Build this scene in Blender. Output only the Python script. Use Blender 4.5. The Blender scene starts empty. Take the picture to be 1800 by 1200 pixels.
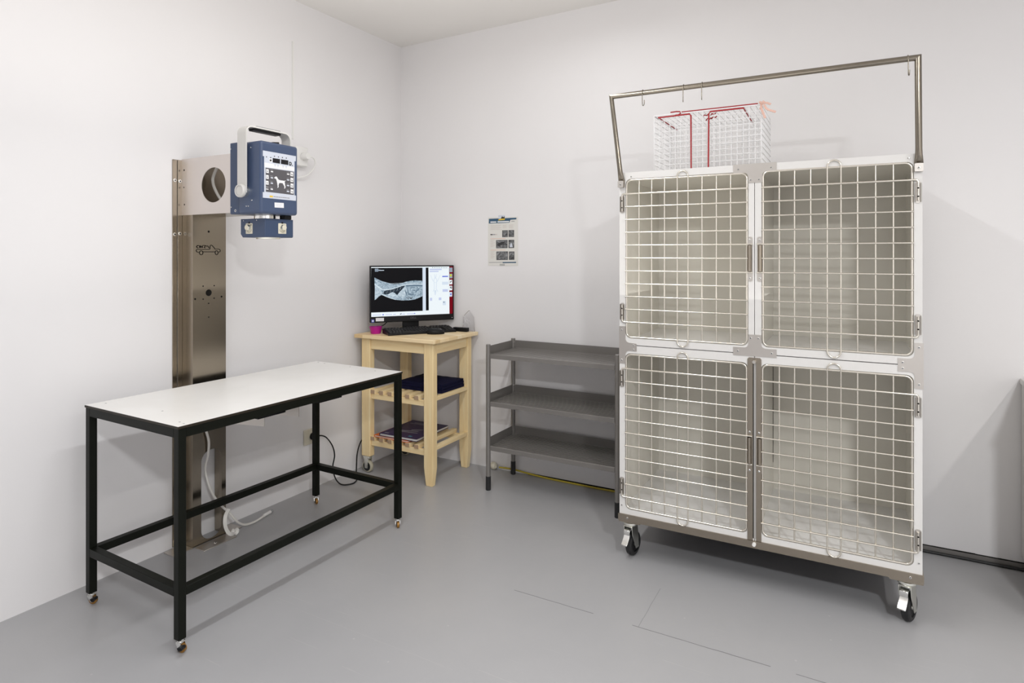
import bpy, bmesh, math, random
import numpy as np
from mathutils import Vector, Matrix
random.seed(7)
SC = bpy.context.scene
COL = SC.collection
R = math.radians

# ------------------------------------------------------------------ camera
cam_d = bpy.data.cameras.new('camera')
cam = bpy.data.objects.new('camera', cam_d); COL.objects.link(cam)
cam.location = (2.5709, -3.1973, 1.265)
cam.rotation_euler = (math.pi/2, 0, 0.5089)
cam_d.sensor_width = 36.0
cam_d.lens = 1092.9*36/1800
cam_d.shift_x = (900-890.74)/1800
cam_d.shift_y = (448.7-600)/1800
cam_d.clip_start = 0.05
SC.camera = cam

# ------------------------------------------------------------------ world, lamps, exposure
SC.view_settings.view_transform = 'Standard'
SC.view_settings.look = 'None'
SC.view_settings.gamma = 1.0
SC.view_settings.exposure = 0.0
SC.view_settings.use_curve_mapping = False
w = bpy.data.worlds.new('world'); SC.world = w; w.use_nodes = True
w.node_tree.nodes['Background'].inputs[0].default_value = (0.9, 0.95, 1.0, 1)
w.node_tree.nodes['Background'].inputs[1].default_value = 0.3

def area(name, loc, rot, sx, sy, power, color=(1, 1, 1)):
    l = bpy.data.lights.new(name, 'AREA'); l.shape = 'RECTANGLE'
    l.size = sx; l.size_y = sy; l.energy = power; l.color = color
    o = bpy.data.objects.new(name, l); COL.objects.link(o)
    o.location = loc; o.rotation_euler = rot
    return o
COOL, WARM = (0.975, 0.99, 1.0), (1.0, 0.965, 0.91)
area('ceiling_tube_light', (1.48, -2.15, 2.50), (0, 0, 0), 0.07, 1.4, 17.2, COOL)
area('ceiling_tube_light', (1.48, -1.00, 2.50), (0, 0, 0), 0.07, 1.2, 3.0, COOL)
area('ceiling_tube_light', (4.15, -2.20, 2.50), (0, 0, 0), 0.07, 1.4, 22.0, (1.0, 0.985, 0.955))
area('ceiling_spot_panel', (3.72, -3.82, 2.50), (0, 0, 0), 0.22, 0.22, 80, COOL)
area('added_bounce_fill', (1.50, -1.90, 1.75), (R(180), 0, 0), 2.0, 2.0, 12.5, WARM)  # added unseen panel facing up, fills the room by ceiling bounce
area('added_bounce_fill', (1.30, -1.30, 1.10), (R(180), 0, 0), 2.0, 2.0, 4.5, WARM)  # second added panel, lower down, for more bounce
area('added_side_fill', (5.30, -2.60, 1.60), (R(90), 0, R(90)), 2.2, 1.6, 6, WARM)  # added soft fill from the right side; no window exists there

# ------------------------------------------------------------------ material helpers
MATS = {}
def mat(name, color, rough=0.5, metal=0.0, spec=0.5, coat=0.0, trans=0.0, ior=1.45, emit=None, estr=0.0):
    if name in MATS: return MATS[name]
    m = bpy.data.materials.new(name); m.use_nodes = True
    b = m.node_tree.nodes['Principled BSDF']
    b.inputs['Base Color'].default_value = (*color, 1)
    b.inputs['Roughness'].default_value = rough
    b.inputs['Metallic'].default_value = metal
    b.inputs['Specular IOR Level'].default_value = spec
    b.inputs['Coat Weight'].default_value = coat
    b.inputs['Transmission Weight'].default_value = trans
    b.inputs['IOR'].default_value = ior
    if emit:
        b.inputs['Emission Color'].default_value = (*emit, 1)
        b.inputs['Emission Strength'].default_value = estr
    MATS[name] = m
    return m
def srgb(r, g, b):
    f = lambda c: (c/255/12.92) if c/255 <= 0.04045 else ((c/255+0.055)/1.055)**2.4
    return (f(r), f(g), f(b))
class NT:
    def __init__(s, m):
        s.m = m; s.t = m.node_tree; s.b = s.t.nodes['Principled BSDF']
    def n(s, typ, **kw):
        nd = s.t.nodes.new(typ)
        for k, v in kw.items(): setattr(nd, k, v)
        return nd
    def l(s, a, b): s.t.links.new(a, b)
    def coord(s, scale=(1, 1, 1), which='Object'):
        tc = s.n('ShaderNodeTexCoord'); mp = s.n('ShaderNodeMapping')
        mp.inputs['Scale'].default_value = scale
        s.l(tc.outputs[which], mp.inputs['Vector']); return mp.outputs['Vector']
    def noise(s, vec, scale, detail=4, rough=0.5, dist=0.0):
        nd = s.n('ShaderNodeTexNoise'); nd.inputs['Scale'].default_value = scale
        nd.inputs['Detail'].default_value = detail; nd.inputs['Roughness'].default_value = rough
        nd.inputs['Distortion'].default_value = dist
        s.l(vec, nd.inputs['Vector']); return nd.outputs['Fac']
    def ramp(s, fac, stops):
        nd = s.n('ShaderNodeValToRGB'); cr = nd.color_ramp
        while len(cr.elements) < len(stops): cr.elements.new(0.5)
        for e, (p, c) in zip(cr.elements, stops):
            e.position = p; e.color = (*c, 1) if len(c) == 3 else c
        s.l(fac, nd.inputs['Fac']); return nd.outputs['Color']
    def math(s, op, a, b=None, c=None):
        nd = s.n('ShaderNodeMath', operation=op)
        for i, v in enumerate((a, b, c)):
            if v is None: continue
            if isinstance(v, (int, float)): nd.inputs[i].default_value = v
            else: s.l(v, nd.inputs[i])
        return nd.outputs[0]
    def mix(s, fac, a, b):
        nd = s.n('ShaderNodeMix', data_type='RGBA')
        for sock, v in ((nd.inputs[0], fac), (nd.inputs[6], a), (nd.inputs[7], b)):
            if isinstance(v, (int, float)): sock.default_value = v
            elif isinstance(v, tuple): sock.default_value = (*v, 1)
            else: s.l(v, sock)
        return nd.outputs[2]
    def bump(s, h, strength=0.1, dist=0.01):
        nd = s.n('ShaderNodeBump'); nd.inputs['Strength'].default_value = strength
        nd.inputs['Distance'].default_value = dist
        s.l(h, nd.inputs['Height']); s.l(nd.outputs['Normal'], s.b.inputs['Normal'])

def m_plaster(name, col):
    m = mat(name, col, 0.62, spec=0.35); t = NT(m); v = t.coord()
    n1 = t.noise(v, 1.1, 3); n2 = t.noise(v, 60, 3)
    c = tuple(x*0.965 for x in col)
    t.l(t.ramp(n1, [(0.3, c), (0.7, col)]), t.b.inputs['Base Color'])
    t.bump(t.math('ADD', t.math('MULTIPLY', n1, 2.0), t.math('MULTIPLY', n2, 0.12)), 0.25, 0.006)
    return m
M_WALL = m_plaster('wall_paint', (0.83, 0.815, 0.82))
M_CEIL = m_plaster('ceiling_paint', (0.83, 0.81, 0.785))

M_WTAUPE = m_plaster('taupe_wall_paint', (0.20, 0.175, 0.14))

def m_floor():
    m = mat('floor_paint', (0.3, 0.3, 0.3), 0.3, spec=0.5); t = NT(m); v = t.coord()
    n1 = t.noise(v, 0.9, 4); n2 = t.noise(v, 7, 5, 0.6)
    base = t.mix(t.math('MULTIPLY', n2, 0.35), t.ramp(n1, [(0.3, srgb(168, 168, 171)), (0.7, srgb(176, 175, 176))]), srgb(160, 160, 162))
    # pale chips
    vo = t.n('ShaderNodeTexVoronoi'); vo.inputs['Scale'].default_value = 9.0; t.l(v, vo.inputs['Vector'])
    chip = t.math('MULTIPLY', t.math('LESS_THAN', vo.outputs['Distance'], 0.035), t.math('GREATER_THAN', t.noise(v, 2.3, 2), 0.52))
    base = t.mix(t.math('MULTIPLY', chip, 0.45), base, srgb(195, 193, 192))
    # fine pale scratches in two directions
    for rot, thr in ((0.5, 0.735), (-0.75, 0.74)):
        tc = t.n('ShaderNodeTexCoord'); mp = t.n('ShaderNodeMapping'); mp.inputs['Rotation'].default_value = (0, 0, rot)
        mp.inputs['Scale'].default_value = (1.6, 60, 1); t.l(tc.outputs['Object'], mp.inputs['Vector'])
        s = t.math('GREATER_THAN', t.noise(mp.outputs['Vector'], 2.0, 2, 0.4), thr)
        base = t.mix(t.math('MULTIPLY', s, 0.35), base, srgb(186, 185, 184))
    # board joints under the paint: long seam and faint cross seams
    sep = t.n('ShaderNodeSeparateXYZ'); t.l(v, sep.inputs[0]); X, Y = sep.outputs[0], sep.outputs[1]
    wob = t.math('MULTIPLY', t.math('SUBTRACT', t.noise(v, 14, 3), 0.5), 0.006)
    def seam(coord, at, wid, lo, hi, other, dens):
        d = t.math('ABSOLUTE', t.math('ADD', t.math('SUBTRACT', coord, at), wob))
        s = t.math('LESS_THAN', d, wid)
        s = t.math('MULTIPLY', s, t.math('MULTIPLY', t.math('GREATER_THAN', other, lo), t.math('LESS_THAN', other, hi)))
        return t.math('MULTIPLY', s, t.math('GREATER_THAN', t.noise(v, dens, 2), 0.36))
    base = t.mix(t.math('MULTIPLY', seam(Y, -1.13, 0.0016, 1.45, 3.6, X, 5.0), 0.75), base, srgb(92, 92, 94))
    base = t.mix(t.math('MULTIPLY', seam(X, 1.93, 0.0012, -1.13, -0.85, Y, 7.0), 0.5), base, srgb(112, 112, 114))
    base = t.mix(t.math('MULTIPLY', seam(Y, -2.05, 0.0012, 0.9, 2.2, X, 6.0), 0.3), base, srgb(185, 184, 184))
    base = t.mix(t.math('MULTIPLY', seam(Y, -1.62, 0.0012, 0.72, 1.5, X, 6.0), 0.3), base, srgb(185, 184, 184))
    t.l(base, t.b.inputs['Base Color'])
    t.l(t.math('ADD', t.math('MULTIPLY', n2, 0.16), 0.25), t.b.inputs['Roughness'])
    t.bump(t.math('ADD', n1, t.math('MULTIPLY', n2, 0.15)), 0.12, 0.006)
    return m
M_FLOOR = m_floor()

def m_wood(name, axis, block=False):
    m = mat(name, (0.6, 0.42, 0.22), 0.42, spec=0.4); t = NT(m)
    sc = {'x': (1.2, 16, 16), 'y': (16, 1.2, 16), 'z': (16, 16, 1.2)}[axis]
    v = t.coord(sc); g = t.noise(v, 2.0, 6, 0.6, 0.5)
    col = t.ramp(g, [(0.30, srgb(240, 210, 156)), (0.52, srgb(249, 224, 174)), (0.75, srgb(252, 236, 198))])
    if block:
        v2 = t.coord(); sep = t.n('ShaderNodeSeparateXYZ'); t.l(v2, sep.inputs[0])
        row = t.math('FLOOR', t.math('DIVIDE', sep.outputs[1], 0.043))
        shift = t.math('MULTIPLY', t.math('FRACT', t.math('MULTIPLY', row, 0.377)), 0.3)
        colm = t.math('FLOOR', t.math('DIVIDE', t.math('ADD', sep.outputs[0], shift), 0.30))
        wn = t.n('ShaderNodeTexWhiteNoise', noise_dimensions='2D')
        cb = t.n('ShaderNodeCombineXYZ'); t.l(row, cb.inputs[0]); t.l(colm, cb.inputs[1]); t.l(cb.outputs[0], wn.inputs['Vector'])
        col = t.mix(0.75, col, t.ramp(wn.outputs['Value'], [(0.0, srgb(214, 180, 130)), (0.5, srgb(242, 216, 172)), (1.0, srgb(252, 236, 206))]))
    t.l(col, t.b.inputs['Base Color']); t.bump(g, 0.05, 0.002)
    return m
M_WX, M_WY, M_WZ = m_wood('birch_along_x', 'x'), m_wood('birch_along_y', 'y'), m_wood('birch_along_z', 'z')
M_WTOP = m_wood('birch_block', 'x', True)
M_WEND = mat('birch_end_grain', srgb(178, 150, 122), 0.65)

def m_brushed(name, col, rough, axis='z'):
    m = mat(name, col, rough, 1.0); t = NT(m)
    sc = {'z': (140, 140, 1.5), 'x': (1.5, 140, 140), 'y': (140, 1.5, 140)}[axis]
    g = t.noise(t.coord(sc), 1.5, 3)
    t.l(t.math('ADD', t.math('MULTIPLY', g, 0.02), rough-0.01), t.b.inputs['Roughness'])
    n1 = t.noise(t.coord(), 3.0, 2)
    t.l(t.ramp(n1, [(0.3, tuple(c*0.93 for c in col)), (0.7, col)]), t.b.inputs['Base Color'])
    return m
M_SS = m_brushed('stainless_brushed', (0.37, 0.325, 0.265), 0.22)
M_SSH = m_brushed('stainless_brushed_across', (0.37, 0.325, 0.265), 0.22, 'x')
M_SSL = m_brushed('stainless_satin_plate', (0.62, 0.585, 0.545), 0.38, 'x')
M_SSP = m_brushed('stainless_arm_plate', (0.76, 0.71, 0.68), 0.5, 'x')
M_WIRE = mat('stainless_wire', (0.80, 0.76, 0.68), 0.24, 1.0)
M_TUBE = mat('stainless_tube', (0.25, 0.222, 0.182), 0.22, 1.0)
M_CHROME = mat('chrome', (0.82, 0.82, 0.80), 0.12, 1.0)
M_ZINC = mat('zinc_plated', (0.80, 0.80, 0.74), 0.28, 1.0)
M_GOLD = mat('yellow_passivated_wheel', srgb(150, 108, 48), 0.35, 0.3)
M_BLK = mat('black_plastic', (0.008, 0.008, 0.009), 0.42, spec=0.25)
M_RUB = mat('black_rubber', (0.02, 0.02, 0.021), 0.55)
M_HOLE = mat('dark_hole', (0.012, 0.011, 0.010), 0.9, spec=0.1)
M_LAM = mat('white_laminate', (0.71, 0.695, 0.675), 0.32)
def m_lining():
    m = mat('compartment_lining', (0.79, 0.76, 0.685), 0.2, spec=0.5); t = NT(m); v = t.coord()
    n = t.noise(v, 2.2, 3); t.l(t.math('ADD', t.math('MULTIPLY', n, 0.14), 0.10), t.b.inputs['Roughness'])
    t.bump(t.noise(v, 9, 2), 0.05, 0.004)
    return m
M_LIN = m_lining()
M_LITFLOOR = mat('lit_compartment_floor', (0.90, 0.885, 0.87), 0.3)  # lighter lining: front light on the compartment floors put into the colour
M_GASK = mat('grey_joint', (0.16, 0.155, 0.15), 0.6)
M_TFR = mat('black_green_frame_paint', (0.0055, 0.0065, 0.0042), 0.42, spec=0.18)
def m_ttop():
    m = mat('white_tabletop', (0.83, 0.82, 0.80), 0.35); t = NT(m); v = t.coord()
    n = t.noise(v, 5, 4); t.l(t.ramp(n, [(0.3, (0.80, 0.79, 0.765)), (0.6, (0.84, 0.83, 0.81))]), t.b.inputs['Base Color'])
    return m
M_TTOP = m_ttop()
M_TEDGE = mat('brown_board_edge', (0.02, 0.014, 0.007), 0.5)
M_GSH = mat('grey_shelf_metal', srgb(124, 120, 116), 0.3, 0.2, coat=1.0)
M_GSH.node_tree.nodes['Principled BSDF'].inputs['Coat Roughness'].default_value = 0.22
M_BLUE = mat('slate_blue_enamel', srgb(66, 80, 108), 0.36, coat=0.05)
M_BLUE2 = mat('dark_slate_blue_enamel', srgb(57, 72, 99), 0.4)
M_HANDL = mat('grey_painted_handle', srgb(206, 204, 200), 0.45)
M_PANEL = mat('membrane_panel', srgb(206, 211, 222), 0.35)
M_PANELD = mat('membrane_dark', srgb(88, 86, 90), 0.4)
M_DISP = mat('display_window', (0.006, 0.006, 0.008), 0.12)
M_PWHT = mat('print_white', (0.82, 0.82, 0.83), 0.5)
M_PBLK = mat('print_black', (0.03, 0.03, 0.032), 0.5)
M_PGRY = mat('print_grey', (0.33, 0.33, 0.34), 0.5)
M_PYEL = mat('print_yellow', srgb(226, 190, 60), 0.5)
M_WPL = mat('white_plastic', (0.80, 0.79, 0.77), 0.4)
M_CRM = mat('cream_plastic', srgb(214, 208, 190), 0.42)
M_WCAB = mat('white_cable', (0.74, 0.72, 0.68), 0.5)
M_WCOAT = mat('white_wire_coating', (0.86, 0.86, 0.87), 0.35)
M_RED = mat('red_wire_coating', srgb(160, 16, 27), 0.35)
M_PINKT = mat('salmon_tape', srgb(222, 184, 170), 0.75)
M_MAG = mat('magenta_plastic', srgb(190, 22, 150), 0.4)
M_NAVY = mat('navy_cloth', srgb(14, 15, 46), 0.8, spec=0.2)
def m_bookcover():
    m = mat('dark_purple_cover', srgb(50, 36, 74), 0.45); t = NT(m); v = t.coord((5, 16, 5))
    n = t.noise(v, 3.0, 3, 0.6, 1.0)
    t.l(t.ramp(n, [(0.60, srgb(50, 36, 74)), (0.70, srgb(84, 70, 92)), (0.80, srgb(112, 100, 112))]), t.b.inputs['Base Color'])
    return m
M_BOOK = m_bookcover()
M_ORNG = mat('orange_cover', srgb(222, 110, 40), 0.45)
M_PAGES = mat('page_edges', (0.74, 0.72, 0.68), 0.7)
M_YCAB = mat('yellow_cable', srgb(190, 170, 60), 0.5)
M_ACR = mat('clear_acrylic', (0.97, 0.97, 0.98), 0.02, trans=1.0, ior=1.22)
M_ETCH = mat('etched_frost', (0.80, 0.80, 0.82), 0.6)
M_PAPER = mat('poster_paper', srgb(222, 220, 215), 0.55)
M_PETROL = mat('print_petrol', srgb(52, 86, 112), 0.5)
M_SKIRT = mat('grey_skirting', srgb(120, 117, 114), 0.6)
def emis(name, rgb, k=1.0): return mat(name, (0.0, 0.0, 0.0), 0.4, spec=0.08, emit=srgb(*rgb), estr=k)
E_BLK = emis('screen_black', (17, 17, 20)); E_WHT = emis('screen_white', (238, 246, 250)); E_PALE = emis('screen_pale', (214, 226, 240))
E_GRY = emis('screen_grey', (150, 165, 180)); E_LILAC = emis('screen_lilac', (196, 205, 235)); E_RED = emis('screen_red', (118, 8, 24))
E_YEL = emis('screen_yellow', (205, 210, 40)); E_BLU = emis('screen_blue', (110, 125, 215)); E_MID = emis('screen_mid', (105, 125, 142))
E_DRK = emis('screen_dark_film', (34, 42, 52))
E_BONE = emis('screen_bone', (212, 226, 234))
def m_xray(name, dark, lite, sc):
    m = mat(name, (0, 0, 0), 0.4, spec=0.08, emit=(1, 1, 1), estr=1.0); t = NT(m)
    n = t.noise(t.coord(sc), 5.0, 5, 0.65, 1.2)
    t.l(t.ramp(n, [(0.34, srgb(*dark)), (0.52, tuple((a+b)/2 for a, b in zip(srgb(*dark), srgb(*lite)))), (0.68, srgb(*lite))]), t.b.inputs['Emission Color'])
    return m
E_XR = m_xray('screen_radiograph', (88, 112, 130), (208, 226, 238), (14, 14, 26))
E_XR2 = m_xray('screen_radiograph_soft', (138, 160, 176), (228, 240, 247), (9, 9, 34))
def m_film(name):
    m = mat(name, (0.1, 0.1, 0.1), 0.45); t = NT(m)
    n = t.noise(t.coord((9, 9, 9)), 4.5, 4, 0.6, 1.6)
    t.l(t.ramp(n, [(0.35, (0.03, 0.03, 0.034)), (0.55, (0.19, 0.195, 0.20)), (0.72, (0.50, 0.51, 0.53))]), t.b.inputs['Base Color'])
    return m
M_FILM = m_film('printed_film')

# ------------------------------------------------------------------ mesh builder
def basis(d):
    d = Vector(d).normalized()
    u = d.cross(Vector((0, 0, 1)))
    if u.length < 1e-4: u = Vector((1, 0, 0))
    u.normalize(); return u, d.cross(u).normalized()
class MB:
    def __init__(s, *mats):
        s.bm = bmesh.new(); s.mats = list(mats)
    def mi(s, m):
        if m is None: return 0
        if m not in s.mats: s.mats.append(m)
        return s.mats.index(m)
    def face(s, vs, m=None):
        try:
            f = s.bm.faces.new(vs); f.material_index = s.mi(m); return f
        except ValueError: return None
    def box(s, a, b, m=None, M=None):
        x0, y0, z0 = a; x1, y1, z1 = b
        x0, x1 = sorted((x0, x1)); y0, y1 = sorted((y0, y1)); z0, z1 = sorted((z0, z1))
        c = [(x0, y0, z0), (x1, y0, z0), (x1, y1, z0), (x0, y1, z0), (x0, y0, z1), (x1, y0, z1), (x1, y1, z1), (x0, y1, z1)]
        v = [s.bm.verts.new(M @ Vector(p) if M else p) for p in c]
        for q in ((3, 2, 1, 0), (4, 5, 6, 7), (0, 1, 5, 4), (1, 2, 6, 5), (2, 3, 7, 6), (3, 0, 4, 7)): s.face([v[i] for i in q], m)
        return s
    def bar(s, p0, p1, wu, wv, m=None, up=None):
        """rectangular bar between two points"""
        p0, p1 = Vector(p0), Vector(p1); d = (p1-p0).normalized()
        if up is None: u, v = basis(d)
        else:
            v = Vector(up).normalized(); u = d.cross(v).normalized(); v = u.cross(d).normalized()
        vs = []
        for p in (p0, p1):
            for a, b in ((-1, -1), (1, -1), (1, 1), (-1, 1)): vs.append(s.bm.verts.new(p+u*(a*wu/2)+v*(b*wv/2)))
        for q in ((3, 2, 1, 0), (4, 5, 6, 7), (0, 1, 5, 4), (1, 2, 6, 5), (2, 3, 7, 6), (3, 0, 4, 7)): s.face([vs[i] for i in q], m)
        return s
    def tube(s, pts, r, n=8, m=None, closed=False, cap=True):
        P = [Vector(p) for p in pts]; N = len(P); rings = []
        rr = r if isinstance(r, (list, tuple)) else [r]*N
        u = None
        for i in range(N):
            if closed: d = (P[(i+1) % N]-P[i-1])
            else: d = P[min(i+1, N-1)]-P[max(i-1, 0)]
            d.normalize()
            if u is None: u, v = basis(d)
            else:
                u = (u-d*u.dot(d))
                if u.length < 1e-6: u, v = basis(d)
                u.normalize(); v = d.cross(u)
            rings.append([s.bm.verts.new(P[i]+(u*math.cos(2*math.pi*k/n)+v*math.sin(2*math.pi*k/n))*rr[i]) for k in range(n)])
        for i in range(N if closed else N-1):
            a, b = rings[i], rings[(i+1) % N]
            for k in range(n): s.face([a[k], a[(k+1) % n], b[(k+1) % n], b[k]], m)
        if cap and not closed:
            s.face(list(reversed(rings[0])), m); s.face(rings[-1], m)
        return s
    def cyl(s, p0, p1, r, n=20, m=None, r1=None):
        return s.tube([p0, p1], [r, r if r1 is None else r1], n, m)
    def lathe(s, prof, o, ax, n=28, m=None, ms=None):
        """prof: (radius, along) pairs from o along ax"""
        o = Vector(o); d = Vector(ax).normalized(); u, v = basis(d); rings = []
        for r, h in prof:
            if r < 1e-6: rings.append([s.bm.verts.new(o+d*h)])
            else: rings.append([s.bm.verts.new(o+d*h+(u*math.cos(2*math.pi*k/n)+v*math.sin(2*math.pi*k/n))*r) for k in range(n)])
        for i in range(len(rings)-1):
            a, b = rings[i], rings[i+1]; mm = ms[i] if ms else m
            for k in range(n):
                k2 = (k+1) % n
                if len(a) == 1 and len(b) == 1: continue
                if len(a) == 1: s.face([a[0], b[k2], b[k]], mm)
                elif len(b) == 1: s.face([a[k], a[k2], b[0]], mm)
                else: s.face([a[k], a[k2], b[k2], b[k]], mm)
        return s
    def prism(s, poly, o, U, V, h, m=None, side=None):
        """2d outline poly in plane o + U,V extruded by h along U x V"""
        o, U, V = Vector(o), Vector(U), Vector(V); W = U.cross(V).normalized()
        a = [s.bm.verts.new(o+U*x+V*y) for x, y in poly]; b = [s.bm.verts.new(o+U*x+V*y+W*h) for x, y in poly]
        s.face(list(reversed(a)), m); s.face(b, m); n = len(poly)
        for i in range(n): s.face([a[i], a[(i+1) % n], b[(i+1) % n], b[i]], side or m)
        return s
    def flat(s, poly, o, U, V, m=None):
        o, U, V = Vector(o), Vector(U), Vector(V)
        s.face([s.bm.verts.new(o+U*x+V*y) for x, y in poly], m); return s
    def ringplate(s, outer, inner, o, U, V, h, m=None, m_in=None):
        """plate with a hole; outer and inner outlines share the same number of points"""
        o, U, V = Vector(o), Vector(U), Vector(V); W = U.cross(V).normalized(); n = len(outer)
        mk = lambda poly, k: [s.bm.verts.new(o+U*x+V*y+W*k) for x, y in poly]
        a0, a1, b0, b1 = mk(outer, 0), mk(inner, 0), mk(outer, h), mk(inner, h)
        for i in range(n):
            j = (i+1) % n
            s.face([a0[j], a0[i], a1[i], a1[j]], m); s.face([b0[i], b0[j], b1[j], b1[i]], m)
            s.face([a0[i], a0[j], b0[j], b0[i]], m); s.face([a1[j], a1[i], b1[i], b1[j]], m_in or m)
        return s

def rrect(x0, y0, x1, y1, r, n=6):
    P = []
    for cx, cy, a0 in ((x1-r, y1-r, 0), (x0+r, y1-r, 90), (x0+r, y0+r, 180), (x1-r, y0+r, 270)):
        for k in range(n+1):
            a = R(a0+90*k/n); P.append((cx+r*math.cos(a), cy+r*math.sin(a)))
    return P
def rrect_outer(x0, y0, x1, y1, n=6):
    """square-cornered outline with as many points as rrect"""
    P = []
    for cx, cy in ((x1, y1), (x0, y1), (x0, y0), (x1, y0)): P += [(cx, cy)]*(n+1)
    return P
def arc(cx, cy, r, a0, a1, n): return [(cx+r*math.cos(R(a0+(a1-a0)*k/n)), cy+r*math.sin(R(a0+(a1-a0)*k/n))) for k in range(n+1)]
def spline(pts, n=6):
    P = [Vector(p) for p in pts]; P = [P[0]*2-P[1]]+P+[P[-1]*2-P[-2]]; out = []
    for i in range(1, len(P)-2):
        for k in range(n):
            t = k/n; a, b, c, d = P[i-1], P[i], P[i+1], P[i+2]
            out.append(0.5*((2*b)+(c-a)*t+(2*a-5*b+4*c-d)*t*t+(3*b-a-3*c+d)*t**3))
    out.append(P[-2]); return out
def homog(src, dst=((0, 1), (1, 1), (1, 0), (0, 0))):
    """maps a drawn quadrilateral (tl,tr,br,bl) to face coordinates 0..1"""
    A, B = [], []
    for (x, y), (u, v) in zip(src, dst):
        A.append([x, y, 1, 0, 0, 0, -u*x, -u*y]); B.append(u)
        A.append([0, 0, 0, x, y, 1, -v*x, -v*y]); B.append(v)
    h = np.linalg.solve(np.array(A, float), np.array(B, float))
    def f(p):
        x, y = p; w_ = h[6]*x+h[7]*y+1
        return ((h[0]*x+h[1]*y+h[2])/w_, (h[3]*x+h[4]*y+h[5])/w_)
    return f

# ------------------------------------------------------------------ object helpers
ORIGIN = {}
def link(name, mb, parent=None, bevel=0.0, seg=2, smooth=35, doubles=False):
    me = bpy.data.meshes.new(name)
    if doubles: bmesh.ops.remove_doubles(mb.bm, verts=mb.bm.verts, dist=1e-5)
    bmesh.ops.recalc_face_normals(mb.bm, faces=mb.bm.faces)
    mb.bm.to_mesh(me); mb.bm.free()
    for m in mb.mats: me.materials.append(m)
    for p in me.polygons: p.use_smooth = True
    me.set_sharp_from_angle(angle=R(smooth))
    o = bpy.data.objects.new(name, me); COL.objects.link(o)
    if bevel:
        b = o.modifiers.new('bevel', 'BEVEL'); b.width = bevel; b.segments = seg; b.limit_method = 'ANGLE'; b.angle_limit = R(40)
        b.harden_normals = False
    root = parent
    while root is not None and root.parent is not None: root = root.parent
    if root is not None:
        org = ORIGIN.get(root.name)
        if org is not None: me.transform(Matrix.Translation(-org))
        o.parent = parent
    return o
def tag(o, label, cat, group=None):
    o['label'] = label; o['category'] = cat
    if group: o['group'] = group
    return o
def thing(name, label, cat, loc, rotz=0.0, group=None, world=True):
    """Empty at the thing's base; world=True: its parts are given in room coordinates"""
    o = bpy.data.objects.new(name, None); COL.objects.link(o); o.empty_display_size = 0.1
    o.location = loc; o.rotation_euler = (0, 0, rotz)
    if world: ORIGIN[o.name] = Vector(loc)
    return tag(o, label, cat, group)
def single(name, mb, label, cat, loc, group=None, **kw):
    """a thing that is one mesh, origin moved to its base"""
    o = link(name, mb, None, **kw); o.data.transform(Matrix.Translation(-Vector(loc))); o.location = loc
    ORIGIN[o.name] = Vector(loc)
    return tag(o, label, cat, group)
def struct(name, mb, **kw):
    o = link(name, mb, None, **kw); o['kind'] = 'structure'; return o
def lab(o, text): o['label'] = text; return o

# ================================================================== the room
XR, YB = 5.4, -5.5
def zc(x, y): return 2.617+0.0087*x+0.0108*y
mb = MB(M_FLOOR); mb.box((-0.15, YB-0.15, -0.1), (XR+0.15, 0.15, 0)); struct('floor', mb)
mb = MB(M_CEIL)
v = [mb.bm.verts.new((x, y, zc(x, y)+k)) for k in (0, 0.12) for x, y in ((-0.15, YB-0.15), (XR+0.15, YB-0.15), (XR+0.15, 0.15), (-0.15, 0.15))]
for q in ((0, 1, 2, 3), (7, 6, 5, 4), (0, 4, 5, 1), (1, 5, 6, 2), (2, 6, 7, 3), (3, 7, 4, 0)): mb.face([v[i] for i in q])
struct('ceiling', mb)
def wall(name, x0, y0, x1, y1, m=None):
    mb = MB(m or M_WALL); c = ((x0, y0), (x1, y0), (x1, y1), (x0, y1))
    v = [mb.bm.verts.new((x, y, 0)) for x, y in c]+[mb.bm.verts.new((x, y, zc(x, y)+0.001)) for x, y in c]
    for q in ((3, 2, 1, 0), (4, 5, 6, 7), (0, 1, 5, 4), (1, 2, 6, 5), (2, 3, 7, 6), (3, 0, 4, 7)): mb.face([v[i] for i in q])
    struct(name, mb)
wall('wall_left', -0.15, YB, 0, 0.15)
wall('wall_back', 0, 0, XR, 0.15)
wall('wall_right', XR, YB, XR+0.15, 0.15)
wall('wall_front', -0.15, YB-0.15, XR+0.15, YB)
mb = MB(M_SKIRT); mb.box((1.75, -0.006, 0.0), (XR, 0.0, 0.026)); struct('baseboard_back', mb)
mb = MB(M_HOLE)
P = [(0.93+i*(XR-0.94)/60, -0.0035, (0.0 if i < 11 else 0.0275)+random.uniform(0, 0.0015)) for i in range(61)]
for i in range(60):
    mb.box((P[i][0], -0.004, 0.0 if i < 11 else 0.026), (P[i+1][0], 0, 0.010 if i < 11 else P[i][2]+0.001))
struct('dark_gap_strip_1', mb)  # dark strip standing in for the shaded gap at the wall foot

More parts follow.
